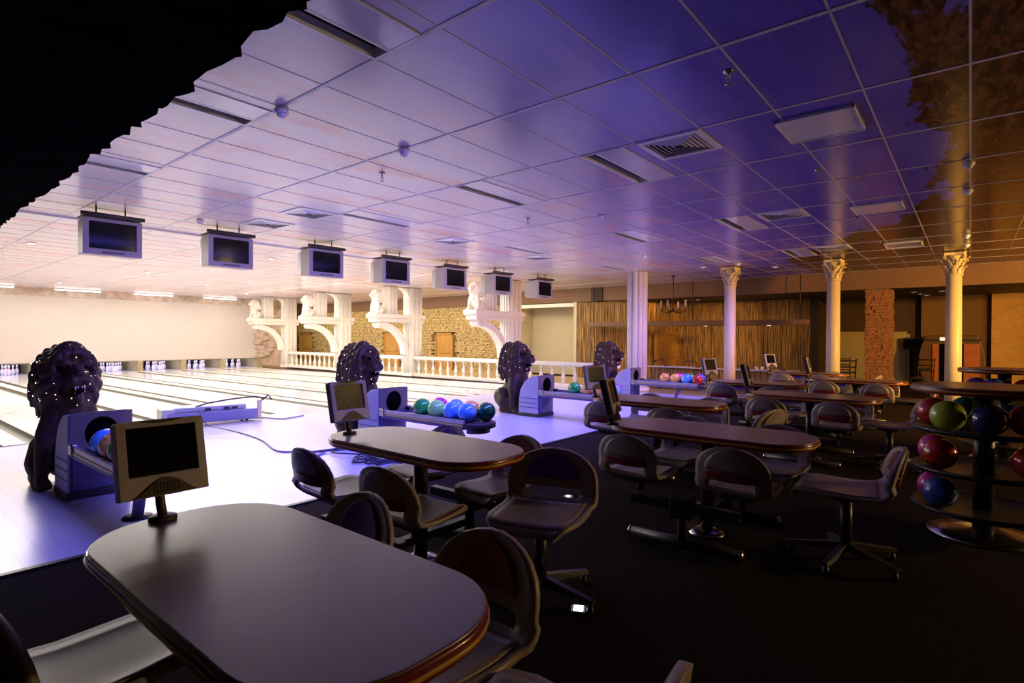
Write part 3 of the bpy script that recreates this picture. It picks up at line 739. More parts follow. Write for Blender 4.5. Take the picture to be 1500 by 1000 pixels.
# ------------------------------------------------------------------ hanging televisions
def tv_proto():
    t = thing('television', 'x', 'television')                              # origin: centre of front bottom, front faces -y
    w, h = .345, .5
    vs = [(-w, 0, 0), (w, 0, 0), (w, 0, h), (-w, 0, h), (-w*.97, .3, .015), (w*.97, .3, .015), (w*.97, .3, h-.015), (-w*.97, .3, h-.015), (-w*.84, .48, .05), (w*.84, .48, .05), (w*.84, .48, h-.05), (-w*.84, .48, h-.05)]
    fs = [(0, 1, 5, 4), (1, 2, 6, 5), (2, 3, 7, 6), (3, 0, 4, 7), (4, 5, 9, 8), (5, 6, 10, 9), (6, 7, 11, 10), (7, 4, 8, 11), (8, 9, 10, 11)]
    MB().add(vs, fs).build('case', M_TVCASE, t, bevel=.012)
    # bezel ring, slightly bowed
    iw0, iw1, iz0, iz1 = -.275, .275, .085, .455
    o_ = [(-w, 0), (w, 0), (w, h), (-w, h)]; i_ = [(iw0, iz0), (iw1, iz0), (iw1, iz1), (iw0, iz1)]
    vs = [(x, -.03, z) for x, z in o_]+[(x, -.035, z) for x, z in i_]+[(x, .0, z) for x, z in i_]+[(x, .0, z) for x, z in o_]
    fs = []
    for k in range(4): j = (k+1) % 4; fs += [(k, j, 4+j, 4+k), (4+k, 4+j, 8+j, 8+k), (k, 12+k, 12+j, j)]
    MB().add(vs, fs).build('bezel', M_TVFRONT, t, bevel=.006)
    N = 8; vs = []; fs = []
    for a in range(N+1):
        for b in range(N+1):
            u, v = a/N*2-1, b/N*2-1; vs.append((u*.28, -.006-.018*(1-u*u*.5-v*v*.5), .27+v*.19))
    for a in range(N):
        for b in range(N): k = a*(N+1)+b; fs.append((k, k+N+1, k+N+2, k+1))
    MB().add(vs, fs, True).build('screen', M_SCREEN, t)
    MB().b2(-.13, .13, -.034, -.028, .03, .048).build('control_slot', M_CHAR, t)
    MB().tube([(-.37, -.04, h+.045), (.37, -.04, h+.045)], .028, 12).build('shroud_bar', M_CHAR, t)
    MB().b2(-.34, .34, -.02, .34, h+.015, h+.032).build('shelf', M_CHAR, t)
    for s in (-1, 1): MB().tube([(s*.17, .1, h+.03), (s*.17, .1, ZC-2.505)], .01).build('hanger_rod', M_STEEL, t)
    return t
tv0 = tv_proto()
for k in range(7):
    t = tv0 if k == 0 else copy_tree(tv0); t.location = ((2.46, 4.06, 5.78, 7.4, 9.12, 10.80, 12.62)[k], 9.22, 2.505)
    t.rotation_euler = (0, 0, radians(-2))
    t['label'] = 'boxy television hanging from the ceiling, %s from the left' % ORD[k]; t['group'] = 'hanging televisions over the foul line'

# ------------------------------------------------------------------ columns
def column_proto():
    t = thing('column', 'x', 'column'); R = .135
    MB().lathe([(R*1.02, .12), (R*1.02, 1.0), (R*.96, 2.72)], 28).build('shaft', M_COLUMN, t)
    MB().lathe([(.2, 0), (.2, .05), (.17, .06), (.18, .09), (.14, .12)], 24).build('base', M_COLUMN, t)
    MB().lathe([(.135, 2.70), (.15, 2.715), (.15, 2.735), (.135, 2.75)], 24).build('astragal', M_CAP, t)
    bell = MB().lathe([(.125, 2.74), (.13, 2.9), (.155, 3.03), (.205, 3.10)], 24).build('capital_bell', M_CAP, t)
    lf = MB()
    for row, (n, z0, hh, r0, out) in enumerate(((8, 2.75, .15, .13, .06), (8, 2.84, .18, .135, .09), (8, 2.96, .12, .15, .09))):
        for i in range(n):
            a = 2*pi*(i+.5*row)/n; e = Vector((cos(a), sin(a), 0)); s_ = Vector((-sin(a), cos(a), 0)); wv = .05
            for q in range(5):
                f0, f1 = q/5, (q+1)/5
                def P(f, w_): return e*(r0+out*f**2.2)+s_*(w_*wv*(1-.5*f))+Vector((0, 0, z0+hh*(f-.35*max(0, f-.75)*2)))
                lf.add([P(f0, -1), P(f0, 1), P(f1, 1), P(f1, -1), P(f0, 0)+e*.02, P(f1, 0)+e*.02], [(0, 4, 5, 3), (4, 1, 2, 5)], True)
            lf.sphere(e*(r0+out)+Vector((0, 0, z0+hh*.9)), .022, 6, 4)
    lf.build('acanthus_leaves', M_CAP, t)
    ab = MB()
    pts = []
    for k in range(4):
        a = pi/4+k*pi/2; pts += [(.245*cos(a-.1), .245*sin(a-.1)), (.245*cos(a+.1), .245*sin(a+.1)), (.165*cos(a+pi/4), .165*sin(a+pi/4))]
    ab.prism(pts, 3.11, 3.165)
    ab.build('abacus', M_CAP, t)
    for k in range(4):
        a = pi/4+k*pi/2; MB().lathe([(.045, -.02), (.045, .02)], 12, Matrix.Translation((.205*cos(a), .205*sin(a), 3.075)) @ Matrix.Rotation(a, 4, 'Z') @ Matrix.Rotation(pi/2, 4, 'X')).build('volute', M_CAP, t)
    return t
col0 = column_proto()
for i, (x, y, l) in enumerate(((14.1, 4.61, 'left of three, next to the reed wall'), (14.1, 2.36, 'middle of three, before the lounge opening'), (14.4, .27, 'right of three, behind the ball rack table'))):
    t = col0 if i == 0 else copy_tree(col0); t.location = (x, y, 0); t['label'] = 'round cream column with leafy capital, '+l; t['group'] = 'round columns with capitals'
t = thing('clustered_column', 'white clustered column of vertical half-round ribs by the balustrade end', 'column', (13.7, 6.92, 0))
cc = MB()
for i in range(10):
    a = 2*pi*i/10+.2; cc.tube([(.2*cos(a), .2*sin(a), .1), (.2*cos(a), .2*sin(a), ZC-.005)], .066, 12)
cc.build('ribbed_shaft', M_LILAC, t); MB().lathe([(.2, .05), (.2, ZC-.006)], 20).build('core', M_LILAC, t)
MB().lathe([(.33, 0), (.33, .08), (.28, .11)], 20).build('base', M_LILAC, t)

# ------------------------------------------------------------------ tables, chairs, monitors
def rrect(w, l, r, n=10):
    pts = []
    for cx, cy, a0 in ((w/2-r, l/2-r, 0), (-w/2+r, l/2-r, pi/2), (-w/2+r, -l/2+r, pi), (w/2-r, -l/2+r, 1.5*pi)):
        for i in range(n+1): a = a0+pi/2*i/n; pts.append((cx+r*cos(a), cy+r*sin(a)))
    return pts
TZ = .75
def table_proto():
    t = thing('bowling_table', 'x', 'table')
    W, L, R = .64, 1.42, .27
    MB().prism(rrect(W-.012, L-.012, R-.006), TZ-.03, TZ, None, True).build('table_top', M_TOP, t, bevel=.004)
    MB().prism(rrect(W, L, R), TZ-.052, TZ-.004, None, True).build('edge_band', M_BAND, t, bevel=.010)
    MB().prism(rrect(W+.008, L+.008, R+.004), TZ-.036, TZ-.024, None, True).build('edge_stripe', M_STRIPE, t, bevel=.003)
    MB().lathe([(.045, .03), (.045, TZ-.05)], 18).build('pedestal', M_STEEL, t)
    MB().b2(-.2, .2, -.3, .3, TZ-.075, TZ-.05).build('top_plate', M_STEEL, t)
    MB().lathe([(.13, 0), (.13, .012), (.1, .03), (.05, .04)], 24).build('pedestal_foot', M_CHROME, t)
    for s in (-1, 1):
        x = s*.44
        MB().tube([(x, -.37, .05), (x, .37, .05)], .038, 12).build('floor_tube', M_STEEL, t)
        for q in (-1, 1): MB().sphere((x, q*.375, .05), .04, 12, 8, (1, .5, 1)).build('tube_cap', M_CHROME, t)
        MB().tube([(x, 0, .05), (x, 0, .32)], .034, 12).build('seat_post', M_STEEL, t)
        MB().b2(x-.06, x+.06, -.07, .07, .22, .36).build('clamp_box', M_STEEL, t, bevel=.01)
        for q in (-1, 1): MB().b2(x-.03, x+.03, min(q*.06, q*.37), max(q*.06, q*.37), .265, .325).build('seat_arm', M_STEEL, t, bevel=.006)
        MB().b2(min(0, x), max(0, x), -.03, .03, .13, .18).build('tie_bar', M_STEEL, t)
    return t
def shell_surface():
    # side profile (y forward, z): seat lip -> back top
    prof = [(.235, .415), (.232, .44), (.21, .452), (.15, .452), (.05, .444), (-.05, .44), (-.12, .445), (-.165, .457), (-.192, .48), (-.207, .505), (-.215, .535), (-.222, .57), (-.23, .61), (-.238, .65), (-.245, .69), (-.25, .72), (-.253, .74), (-.254, .75)]
    def width(i):
        y, z = prof[i]
        if i <= 4: return (.125, .16, .185, .205, .211)[i]
        if z > .56: return .225*sqrt(max(0.0, 1-((z-.56)/.1905)**2.3))
        return .212 if i < 7 else .225
    return prof, width
PROF, WID = shell_surface()
def shell_pt(i, u, off=0):
    f = min(max(i, 0), len(PROF)-1.0001); a = int(f); r = f-a
    y = PROF[a][0]*(1-r)+PROF[a+1][0]*r; z = PROF[a][1]*(1-r)+PROF[a+1][1]*r; wd = WID(a)*(1-r)+WID(a+1)*r
    ty = PROF[a+1][0]-PROF[a][0]; tz = PROF[a+1][1]-PROF[a][1]; L = math.hypot(ty, tz); ny, nz = tz/L, -ty/L    # normal towards the sitter
    if ny*0+nz < 0 and a < 6: ny, nz = -ny, -nz
    dish = .042*(u*u)*(wd/.225)**1.5 if a > 9 else .02*(u**4)
    return Vector((u*wd, y+ny*(off+dish), z+nz*(off+dish)))
def chair_shell():
    m = MB(); n = len(PROF); NU = 16; us = [-1+2*k/NU for k in range(NU+1)]
    vs = [shell_pt(i if i < n-1 else n-1.0001, u) for i in range(n) for u in us]; fs = []
    for i in range(n-1):
        for k in range(NU):
            if i in (8, 9) and 3 <= k <= NU-4: continue
            a = i*(NU+1)+k; fs.append((a, a+1, a+NU+2, a+NU+1))
    return m.add(vs, fs, True)
def patch(i0, i1, u0, u1, off, cut):
    m = MB(); NI, NU = 10, 12; vs = []
    for a in range(NI+1):
        f = a/NI; i = i0+(i1-i0)*f; k = 1 if not cut else sqrt(max(.02, 1-f**2.6))
        for b in range(NU+1): vs.append(shell_pt(i, (u0+(u1-u0)*b/NU)*k, off))
    fs = []
    for a in range(NI):
        for b in range(NU): q = a*(NU+1)+b; fs.append((q, q+1, q+NU+2, q+NU+1))
    return m.add(vs, fs, True)
def solid(o, th, off=0):
    s = o.modifiers.new('solid', 'SOLIDIFY'); s.thickness = th; s.offset = off; return o
shell_o = None
def chair_proto(pad, star=False):
    t = thing('shell_chair', 'x', 'chair'); k = 1.18 if star else 1.0
    sc = (k, k, 1)
    parts = []
    parts.append(solid(chair_shell().build('shell', M_SHELL, t), .024))
    parts.append(solid(patch(11.3, 15.2, -.6, .6, .02, True).build('back_pad', pad, t), .010))
    parts.append(solid(patch(1.7, 6.6, -.86, .86, .017, False).build('seat_pad', M_SHELL, t), .008))
    parts.append(solid(patch(11.8, 15.8, -.72, .72, -.017, True).build('rear_panel', M_SHELL, t), .010))
    parts.append(solid(patch(10.25, 11.5, -.7, .7, -.018, False).build('rear_band', M_PADRED, t), .008))
    for p in parts: p.scale = sc
    if not star:
        MB().b2(-.1, .1, -.1, .1, .395, .432).build('seat_mount', M_STEEL, t, bevel=.006)
        MB().tube([(0, 0, .326), (0, 0, .40)], .022, 10).build('swivel_post', M_STEEL, t)
    else:
        MB().lathe([(.12, .405), (.12, .43)], 16).build('seat_mount', M_STEEL, t)
        MB().lathe([(.034, .07), (.034, .41)], 16).build('pedestal', M_STEEL, t)
        for i in range(5):
            a = 2*pi*i/5+.3; d = Vector((cos(a), sin(a), 0)); s_ = Vector((-sin(a), cos(a), 0))
            p0 = d*.02+Vector((0, 0, .10)); p1 = d*.33+Vector((0, 0, .062))
            vs = []
            for p, wd, h in ((p0, .028, .022), (p1, .020, .012)):
                vs += [p-s_*wd-Vector((0, 0, h)), p+s_*wd-Vector((0, 0, h)), p+s_*wd*.7+Vector((0, 0, h)), p-s_*wd*.7+Vector((0, 0, h))]
            lg = MB().add(vs, [(3, 2, 1, 0), (4, 5, 6, 7), (0, 1, 5, 4), (1, 2, 6, 5), (2, 3, 7, 6), (3, 0, 4, 7)]).build('leg', M_STEEL, t)
            MB().lathe([(.018, 0), (.022, .012), (.012, .05)], 10, c=tuple(d*.31)).build('foot', M_STEEL, lg)
    return t
tab0 = table_proto()
ch_red, ch_blue, st_red, st_blue = chair_proto(M_PADRED), chair_proto(M_PADBLUE), chair_proto(M_PADRED, True), chair_proto(M_PADBLUE, True)
USED = set()
def place_chair(proto, label, x, y, face, group):
    t = proto if proto.name not in USED else copy_tree(proto); USED.add(proto.name)
    t.location = (x, y, 0); t.rotation_euler = (0, 0, face-pi/2); t['label'] = label; t['group'] = group
def monitor_proto():
    t = thing('score_monitor', 'x', 'monitor')                               # origin on table top; screen faces -y
    MB().lathe([(.045, 0), (.045, .012), (.03, .018)], 16).build('mount_plate', M_CHAR, t)
    MB().tube([(0, 0, .01), (0, .02, .05), (0, .035, .1), (0, .03, .16)], .016, 10).build('neck', M_CHAR, t)
    tilt = Matrix.Translation((0, -.02, .09)) @ Matrix.Rotation(radians(-14), 4, 'X')
    w, h = .14, .265
    pts = [(-w, 0), (w, 0), (w, h), (w-.02, h+.004), (-w+.02, h+.004), (-w, h)]
    MB().prism(pts, -.01, .035, tilt @ XZ @ Matrix.Diagonal((1, 1, -1, 1))).build('housing', M_CHAR, t, bevel=.008)
    o_ = [(-w, 0), (w, 0), (w, h), (-w, h)]; i_ = [(-.11, .075), (.11, .075), (.11, .242), (-.11, .242)]
    vs = [(x, -.022, z) for x, z in o_]+[(x, -.024, z) for x, z in i_]+[(x, -.012, z) for x, z in i_]+[(x, -.008, z) for x, z in o_]
    fs = []
    for k in range(4): j = (k+1) % 4; fs += [(k, j, 4+j, 4+k), (4+k, 4+j, 8+j, 8+k), (k, 12+k, 12+j, j)]
    MB().add(vs, fs, False, tilt).build('bezel', M_BEZEL, t, bevel=.004)
    MB().add([(x, -.013, z) for x, z in i_], [(0, 1, 2, 3)], False, tilt).build('screen', M_SCREEN, t)
    pts = [(-.1, .002)]+[(-.1+.2*i/12, .002+.06*sin(pi*i/12)**1.4) for i in range(13)]+[(.1, .002)]
    gp = MB().prism(pts[1:-1], 0, .006, tilt @ Matrix.Translation((0, -.024, 0)) @ XZ).build('speaker_plate', M_CHAR, t)
    gr = MB()
    for a in range(8):
        for b in range(3): gr.b2(-.042+a*.011, -.036+a*.011, -.032, -.0295, .012+b*.012, .02+b*.012, tilt)
    gr.build('speaker_grille', M_STEEL, gp)
    pts = [(-.08, h)]+[(-.08+.16*i/10, h-.012*sin(pi*i/10)) for i in range(11)]
    MB().prism(pts[1:], 0, .005, tilt @ Matrix.Translation((0, -.023, 0)) @ XZ).build('top_notch', M_CHAR, t)
    return t
mon0 = monitor_proto()
TABLES = [(.79, 1.55), (2.33, 2.65), (4.0, 1.46), (5.58, 2.58), (7.28, 1.45), (8.9, 2.5), (10.62, 1.46), (12.3, 2.5)]
MROT = [0, 0, 17, -20, 8, -21, 6, -27]
MOFF = [(-.05, .66), (-.13, .57), (-.27, .62), (-.22, .62), (-.2, .64), (-.2, .64), (-.2, .64), (-.2, .64)]
for i, (x, y) in enumerate(TABLES):
    nm = ORD[i]
    t = tab0 if i == 0 else copy_tree(tab0); t.location = (x, y, 0)
    t['label'] = 'oblong brown table with red and gold edge, %s from the camera' % nm; t['group'] = 'bowling tables'
    grp = 'shell chairs around the tables'
    for side, s in (('on the near side of', -1), ('behind', 1)):
        for end, q in (('lane end', 1), ('aisle end', -1)):
            if i == 0 and s < 0 and q < 0: continue
            rn = random.Random(i*10+s*3+q)
            p = (ch_blue if q > 0 else ch_red) if s > 0 else ch_red
            place_chair(p, 'taupe shell chair %s the %s table from the camera, %s' % (side, nm, end), x+s*.345+(.03 if i == 0 else 0), y+q*.35+(.03 if i == 0 else 0), (0 if s < 0 else pi)+rn.uniform(-.07, .07)*(1 if i else .3), grp)
    lab = 'taupe swivel chair on star base at the aisle end of the %s table' % nm
    fg = 'star-base chairs at the table ends'
    if i == 0: place_chair(st_red, lab, .98, .73, pi/2, fg)
    elif i == 1: place_chair(st_blue, 'taupe swivel chair on star base turned to the camera at the second table', 2.43, 1.79, radians(200), fg)
    elif i == 2: place_chair(st_red, lab, 4.07, .60, radians(98), fg)
    elif i == 3: place_chair(st_red, lab, 5.66, 1.68, radians(75), fg)
    elif i == 4: place_chair(st_red, lab, 7.40, .68, radians(97), fg)
    elif i == 5: place_chair(st_red, lab, 8.95, 1.58, radians(80), fg)
    elif i == 6: place_chair(st_red, lab, 10.68, .66, radians(95), fg)
    else: place_chair(st_red, lab, 12.35, 1.58, radians(85), fg)
    m = mon0 if i == 0 else copy_tree(mon0)
    m.location = (x+MOFF[i][0], y+MOFF[i][1], TZ); m.rotation_euler = (0, 0, radians(MROT[i]))
    m['label'] = 'dark score monitor on a neck at the lane end of the %s table' % nm; m['group'] = 'score monitors on the tables'

# bright spots on the carpet, built as small squares with an emissive face
for x, y, l, dim in ((2.42, 1.54, 'small glowing square on the carpet by the swivel chair foot', 1), (4.08, 2.71, 'small glowing square on the carpet beyond the swivel chair', .6)):
    t = thing('glowing_square', l, 'light', (x, y, 0), .5, 'glowing squares'); MB().b2(-.04, .04, -.04, .04, 0, .018).build('housing', M_CHROME, t, bevel=.005)
    MB().b2(-.024*dim, .024*dim, -.024*dim, .024*dim, .018, .022).build('lens', M_GLOWSQUARE, t)

# ------------------------------------------------------------------ round tiered ball racks
def ball_tree(label, loc, rings, group):
    t = thing('ball_rack', label, 'ball rack', loc)
    R = .43
    circ = lambda r: [(r*cos(2*pi*i/48), r*sin(2*pi*i/48)) for i in range(48)]
    MB().prism(circ(R-.006), 1.045, 1.075, None, True).build('table_top', M_TOP, t, bevel=.004)
    MB().prism(circ(R), 1.022, 1.07, None, True).build('edge_band', M_BAND, t, bevel=.01)
    MB().prism(circ(R+.004), 1.040, 1.052, None, True).build('edge_stripe', M_STRIPE, t)
    MB().lathe([(.062, .02), (.062, 1.03)], 24).build('post', M_STEEL, t)
    MB().lathe([(.33, 0), (.33, .012), (.2, .03), (.07, .05)], 40).build('base_disc', M_CHROME, t)
    for z in (.76, .475, .20):
        MB().lathe([(.06, z-.03), (.2, z-.03), (R-.02, z-.02), (R, z), (R-.008, z+.018), (R-.03, z+.012), (.36, z-.008), (.06, z-.008)], 48).build('tier', M_STEEL, t)
    x, y, _ = loc; sd = 100
    for ring, z, nm in rings:
        for color, a in ring:
            a = radians(a); sd += 1
            ball(color, '%s bowling ball %s of the %s round rack%s' % (color, nm, group, ', left side' if pi/3 < a < 2.6 else ', right side' if a > 3.5 else ''), (x+.29*cos(a), y+.29*sin(a), z-.008+BR+.003), 'balls on the %s round rack' % group, sd)
    return t
# angle seen from the camera: 180 = towards camera, 90 = left in the picture
ball_tree('round three-tier ball rack with brown table top at the right edge', (5.25, -.08, 0), [
    ([('lime', 136), ('navy', 184), ('red', 231), ('teal', 20), ('red', 85)], .76, 'on the top tier'),
    ([('red', 122), ('magenta', 78), ('red', 238), ('lime', 284)], .475, 'on the middle tier'),
    ([('royal blue', 124), ('magenta', 80)], .20, 'on the bottom tier')], 'near')
ball_tree('second round ball rack with brown table top farther down the aisle', (8.67, -.31, 0), [
    ([('purple', 120), ('royal blue', 160), ('red', 215), ('green', 260)], .76, 'on the top tier'),
    ([('orange', 140), ('navy', 190)], .475, 'on the middle tier'), ([('light blue', 150)], .20, 'on the bottom tier')], 'far')

# ------------------------------------------------------------------ lane machine, cord, mat
t = thing('lane_machine', 'long low lane cleaning machine parked at the foul line', 'machine', (3.98, 9.3, .004), radians(-8)); t.scale = (1.25, 1, 1)
MB().b2(-.62, .42, -.02, .36, .03, .2).build('body', M_CLEANB, t, bevel=.015)
MB().b2(-.6, .3, .06, .42, .2, .28).build('cover', M_CLEAN, t, bevel=.02)
MB().b2(-.68, -.54, .0, .4, .05, .27).build('end_box', M_CLEAN, t, bevel=.015)
for x in (-.2, .02, .12): MB().b2(x, x+.07, .052, .06, .215, .25).build('control_panel', M_CHAR, t)
MB().tube([(-.3, .1, .28), (-.15, .08, .33), (.1, .06, .37), (.4, .05, .39), (.52, .05, .36)], .012, 8).build('handle_bar', M_CORDK, t)
MB().b2(.43, .48, .0, .06, .03, .33).build('handle_post', M_RAIL, t); MB().tube([(.46, .03, .3), (.58, .05, .4), (.62, .05, .32)], .014).build('handle_grip', M_CHAR, t)
for x in (-.5, .3):
    for yy in (.05, .3): MB().lathe([(.03, -.015), (.03, .015)], 12, Matrix.Translation((x, yy, .03)) @ Matrix.Rotation(pi/2, 4, 'Y')).build('wheel', M_CHAR, t)
tag(MB().prism(rrect(.5, .55, .03), .004, .03).build('floor_pad', M_CLEAN, None, (4.95, 9.25, .0), (0, 0, .3), bevel=.008), 'flat cream pad lying beside the lane machine', 'pad')
def smooth_path(pts, n=8):
    out = []; P = [Vector(p) for p in pts]
    for i in range(len(P)-1):
        a, b, c, d = P[max(0, i-1)], P[i], P[i+1], P[min(len(P)-1, i+2)]
        for k in range(n):
            t_ = k/n; out.append(.5*((2*b)+(c-a)*t_+(2*a-5*b+4*c-d)*t_*t_+(3*b-a-3*c+d)*t_**3))
    return out+[P[-1]]
zc = .014
tag(MB().tube(smooth_path([(3.64, 9.33, .25), (3.66, 9.22, .1), (3.69, 9.1, zc), (3.72, 8.3, zc), (3.64, 7.35, zc), (3.42, 6.5, zc), (3.6, 6.25, zc), (3.75, 6.0, zc), (3.55, 5.9, zc), (3.62, 6.15, zc), (4.0, 5.95, zc)]), .010, 6).build('power_cord', M_CORD), 'thin grey power cord snaking from the lane machine across the approach', 'cord')
rn = random.Random(8); pts = []
for i in range(90):
    a = i*.62; r = .16+.30*rn.random(); pts.append((4.15+r*1.25*cos(a)*(1-.2*rn.random()), 5.15+r*sin(a), zc+.05*rn.random()*(i/90)))
pts = [(3.62, 6.02, zc+.02), (4.2, 5.95, zc+.02), (3.75, 5.85, zc+.02), (3.9, 5.5, zc+.02)]+pts
tag(MB().tube(smooth_path(pts, 5), .010, 5).build('cable_heap', M_CORDK), 'tangled heap of dark cable on the approach beyond the second table', 'cable')

# ------------------------------------------------------------------ ceiling fixtures
def by_distance(lst): return sorted(lst, key=lambda p: p[0]**2+p[1]**2)
def troffer_proto():
    t = thing('recessed_light', 'x', 'ceiling light'); hx, hy = DX/2-.004, DY/2-.004
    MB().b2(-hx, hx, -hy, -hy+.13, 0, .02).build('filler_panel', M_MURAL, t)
    MB().b2(-hx, hx, -hy+.135, hy-.16, -.006, .02).build('acrylic_panel', M_PANEL, t)
    fr = MB().b2(-hx, hx, -hy+.13, -hy+.145, -.008, .03).b2(-hx, hx, hy-.175, hy-.15, -.008, .06).b2(-hx, -hx+.015, -hy+.13, hy, -.008, .06).b2(hx-.015, hx, -hy+.13, hy, -.008, .06).b2(-hx, hx, hy-.018, hy, -.008, .06)
    fr.build('frame', M_FIXT, t)
    MB().b2(-hx, hx, hy-.16, hy, .10, .12).b2(-hx, hx, hy-.004, hy, .02, .12).b2(-hx, hx, hy-.17, hy-.166, .02, .12).b2(-hx, -hx+.004, hy-.17, hy, .02, .12).b2(hx-.004, hx, hy-.17, hy, .02, .12).build('slot', M_SLOT, t)
    return t
tr0 = troffer_proto()
for i, (x, y) in enumerate(by_distance([(GX+DX*(j-.5), GY+DY*(m+.5)) for j, m in troffs])):
    t = tr0 if i == 0 else copy_tree(tr0); t.location = (x, y, ZC); t['group'] = 'recessed ceiling lights'
    t['label'] = 'recessed ceiling light with dark slot, %s nearest the camera' % ORD[i]
def vent_proto():
    t = thing('air_vent', 'x', 'vent')
    q = lambda r: r*sqrt(2)
    MB().lathe([(q(.295), 0), (q(.295), -.012), (q(.245), -.014), (q(.245), .0)], 4, None, False, pi/4).build('frame', M_FIXT, t)
    MB().b2(-.24, .24, -.24, .24, -.003, 0).build('backing', M_SLOT, t)
    for k in range(5):
        r = .235-.042*k
        MB().lathe([(q(r), -.002), (q(r-.022), -.014), (q(r-.026), -.013), (q(r-.006), -.002)], 4, None, False, pi/4).build('louvre', M_FIXT, t)
    return t
vt0 = vent_proto()
for i, (x, y) in enumerate(by_distance([(4.95, 2.09), (8.62, 2.09), (12.28, 2.09), (4.36, 7.4), (4.36, 8.6), (7.25, 7.4), (9.9, 7.4)])):
    t = vt0 if i == 0 else copy_tree(vt0); t.location = (x, y, ZC-.001); t['group'] = 'ceiling air vents'; t['label'] = 'square louvred ceiling vent, %s nearest the camera' % ORD[i]
for i, (x, y) in enumerate(((5.2, .98), (8.9, .98), (12.65, .98))):
    t = thing('ceiling_panel', 'pale square ceiling panel in the dark blue area, ' + ['nearest', 'middle', 'farthest'][i], 'panel', (x, y, ZC-.012), 0, 'pale square ceiling panels')
    MB().b2(-.29, .29, -.27, .27, -.006, .006).build('panel_face', M_PANEL, t)
    MB().b2(-.305, -.285, -.285, .285, -.012, .011).b2(.285, .305, -.285, .285, -.012, .011).b2(-.305, .305, -.285, -.27, -.012, .011).b2(-.305, .305, .27, .285, -.012, .011).build('panel_frame', M_FIXT, t)
def det_proto():
    t = thing('smoke_detector', 'x', 'detector'); MB().lathe([(.05, 0), (.052, -.03), (.046, -.038)], 20).build('base', M_FIXT, t)
    MB().lathe([(.036, -.038), (.034, -.055), (.02, -.066), (1e-6, -.068)], 20).build('sensor', M_FIXT, t); return t
dt0 = det_proto()
for i, (x, y) in enumerate(by_distance([(2.22, 4.17), (3.42, 4.15), (7.05, 4.15), (7.17, .03), (8.46, .04), (12.09, .07), (13.25, .07), (3.55, 9.1), (11.0, 5.4), (13.4, 4.2)])):
    t = dt0 if i == 0 else copy_tree(dt0); t.location = (x, y, ZC-.011); t['group'] = 'smoke detectors'; t['label'] = 'small white smoke detector on the ceiling, %s nearest the camera' % ORD[i]
def spr_proto():
    t = thing('sprinkler', 'x', 'sprinkler'); MB().lathe([(.035, 0), (.03, -.012), (.01, -.016)], 16).build('escutcheon', M_CHROME, t)
    MB().lathe([(.009, -.01), (.009, -.045), (.013, -.05)], 10).build('pipe', M_CHROME, t)
    MB().tube([(-.014, 0, -.05), (-.016, 0, -.07), (0, 0, -.088), (.016, 0, -.07), (.014, 0, -.05)], .003, 6).build('yoke', M_CHROME, t)
    MB().lathe([(.022, -.09), (.022, -.093)], 14).build('deflector', M_CHROME, t); return t
sp0 = spr_proto()
for i, (x, y) in enumerate(by_distance([(3.78, 1.26), (6.56, 1.25), (3.78, 4.95), (6.55, 5.1), (9.45, 1.3), (12.15, 1.31)])):
    t = sp0 if i == 0 else copy_tree(sp0); t.location = (x, y, ZC); t['group'] = 'sprinkler heads'; t['label'] = 'small chrome sprinkler head on the ceiling, %s nearest the camera' % ORD[i]
def spotl_proto(lens, nm):
    t = thing(nm, 'x', 'downlight'); MB().lathe([(.085, 0), (.085, -.012), (.06, -.018), (.06, -.008)], 20).build('trim_ring', M_FIXT, t)
    MB().lathe([(.058, -.010), (.058, -.013)], 20).build('lens', lens, t); return t
s0 = spotl_proto(M_SPOTLENS, 'lane_downlight')
for i, (x, y) in enumerate(by_distance([(2.41, 13.98), (4.8, 23.57), (8.11, 20.23), (10.95, 23.35), (6.33, 12.31), (5.55, 17.74)])):
    t = s0 if i == 0 else copy_tree(s0); t.location = (x, y, ZC-.008); t['group'] = 'lit downlights over the lanes'; t['label'] = 'small bright downlight over the lanes, %s nearest the camera' % ORD[i]
s1 = spotl_proto(M_DIMLENS, 'lounge_downlight')
for i, (x, y, z) in enumerate(by_distance([(18.2, 7.4, 2.71), (18.2, 7.0, 2.71), (18.6, .6, 2.71), (18.6, 1.2, 2.71), (19.4, 1.1, 2.71), (20.1, 1.0, 2.71), (14.6, 3.7, ZC-.008), (13.6, 5.1, ZC-.008)])):
    t = s1 if i == 0 else copy_tree(s1); t.location = (x, y, z); t['group'] = 'dim lounge downlights'; t['label'] = 'dim warm downlight towards the lounge, %s nearest the camera' % ORD[i]

# ------------------------------------------------------------------ chandelier, low counter, lounge things
t = thing('chandelier', 'black iron chandelier with white candle lamps hanging before the reed wall', 'chandelier', (15.06, 6.5, ZC))
MB().tube([(0, 0, 0), (0, 0, -.95)], .012, 8).build('rod', M_STEEL, t); MB().lathe([(.06, 0), (.05, -.04), (.012, -.05)], 14).build('ceiling_rose', M_STEEL, t)
MB().sphere((0, 0, -.98), .05, 10, 8).build('hub', M_STEEL, t)
for i in range(8):
    a = 2*pi*i/8; e = Vector((cos(a), sin(a), 0)); zz = -.86 if i % 2 else -.80
    MB().tube([Vector((0, 0, -.98)), e*.18+Vector((0, 0, -1.05)), e*.34+Vector((0, 0, -1.0)), e*.36+Vector((0, 0, zz-.08))], .01, 6).build('arm', M_STEEL, t)
    MB().lathe([(.025, zz-.08), (.025, zz+.07), (.012, zz+.1)], 10, c=(e.x*.36, e.y*.36, 0)).build('candle_lamp', M_PAPER, t)
pw = thing('low_counter', 'low reed-faced counter with white cap behind the far ball rack', 'counter', (14.9, 5.2, 0))
MB().b2(-.1, .2, -1.9, 1.85, 0, .6).build('core', M_REEDBACK, pw)
rr = MB(); rnd = random.Random(31); y = -1.9
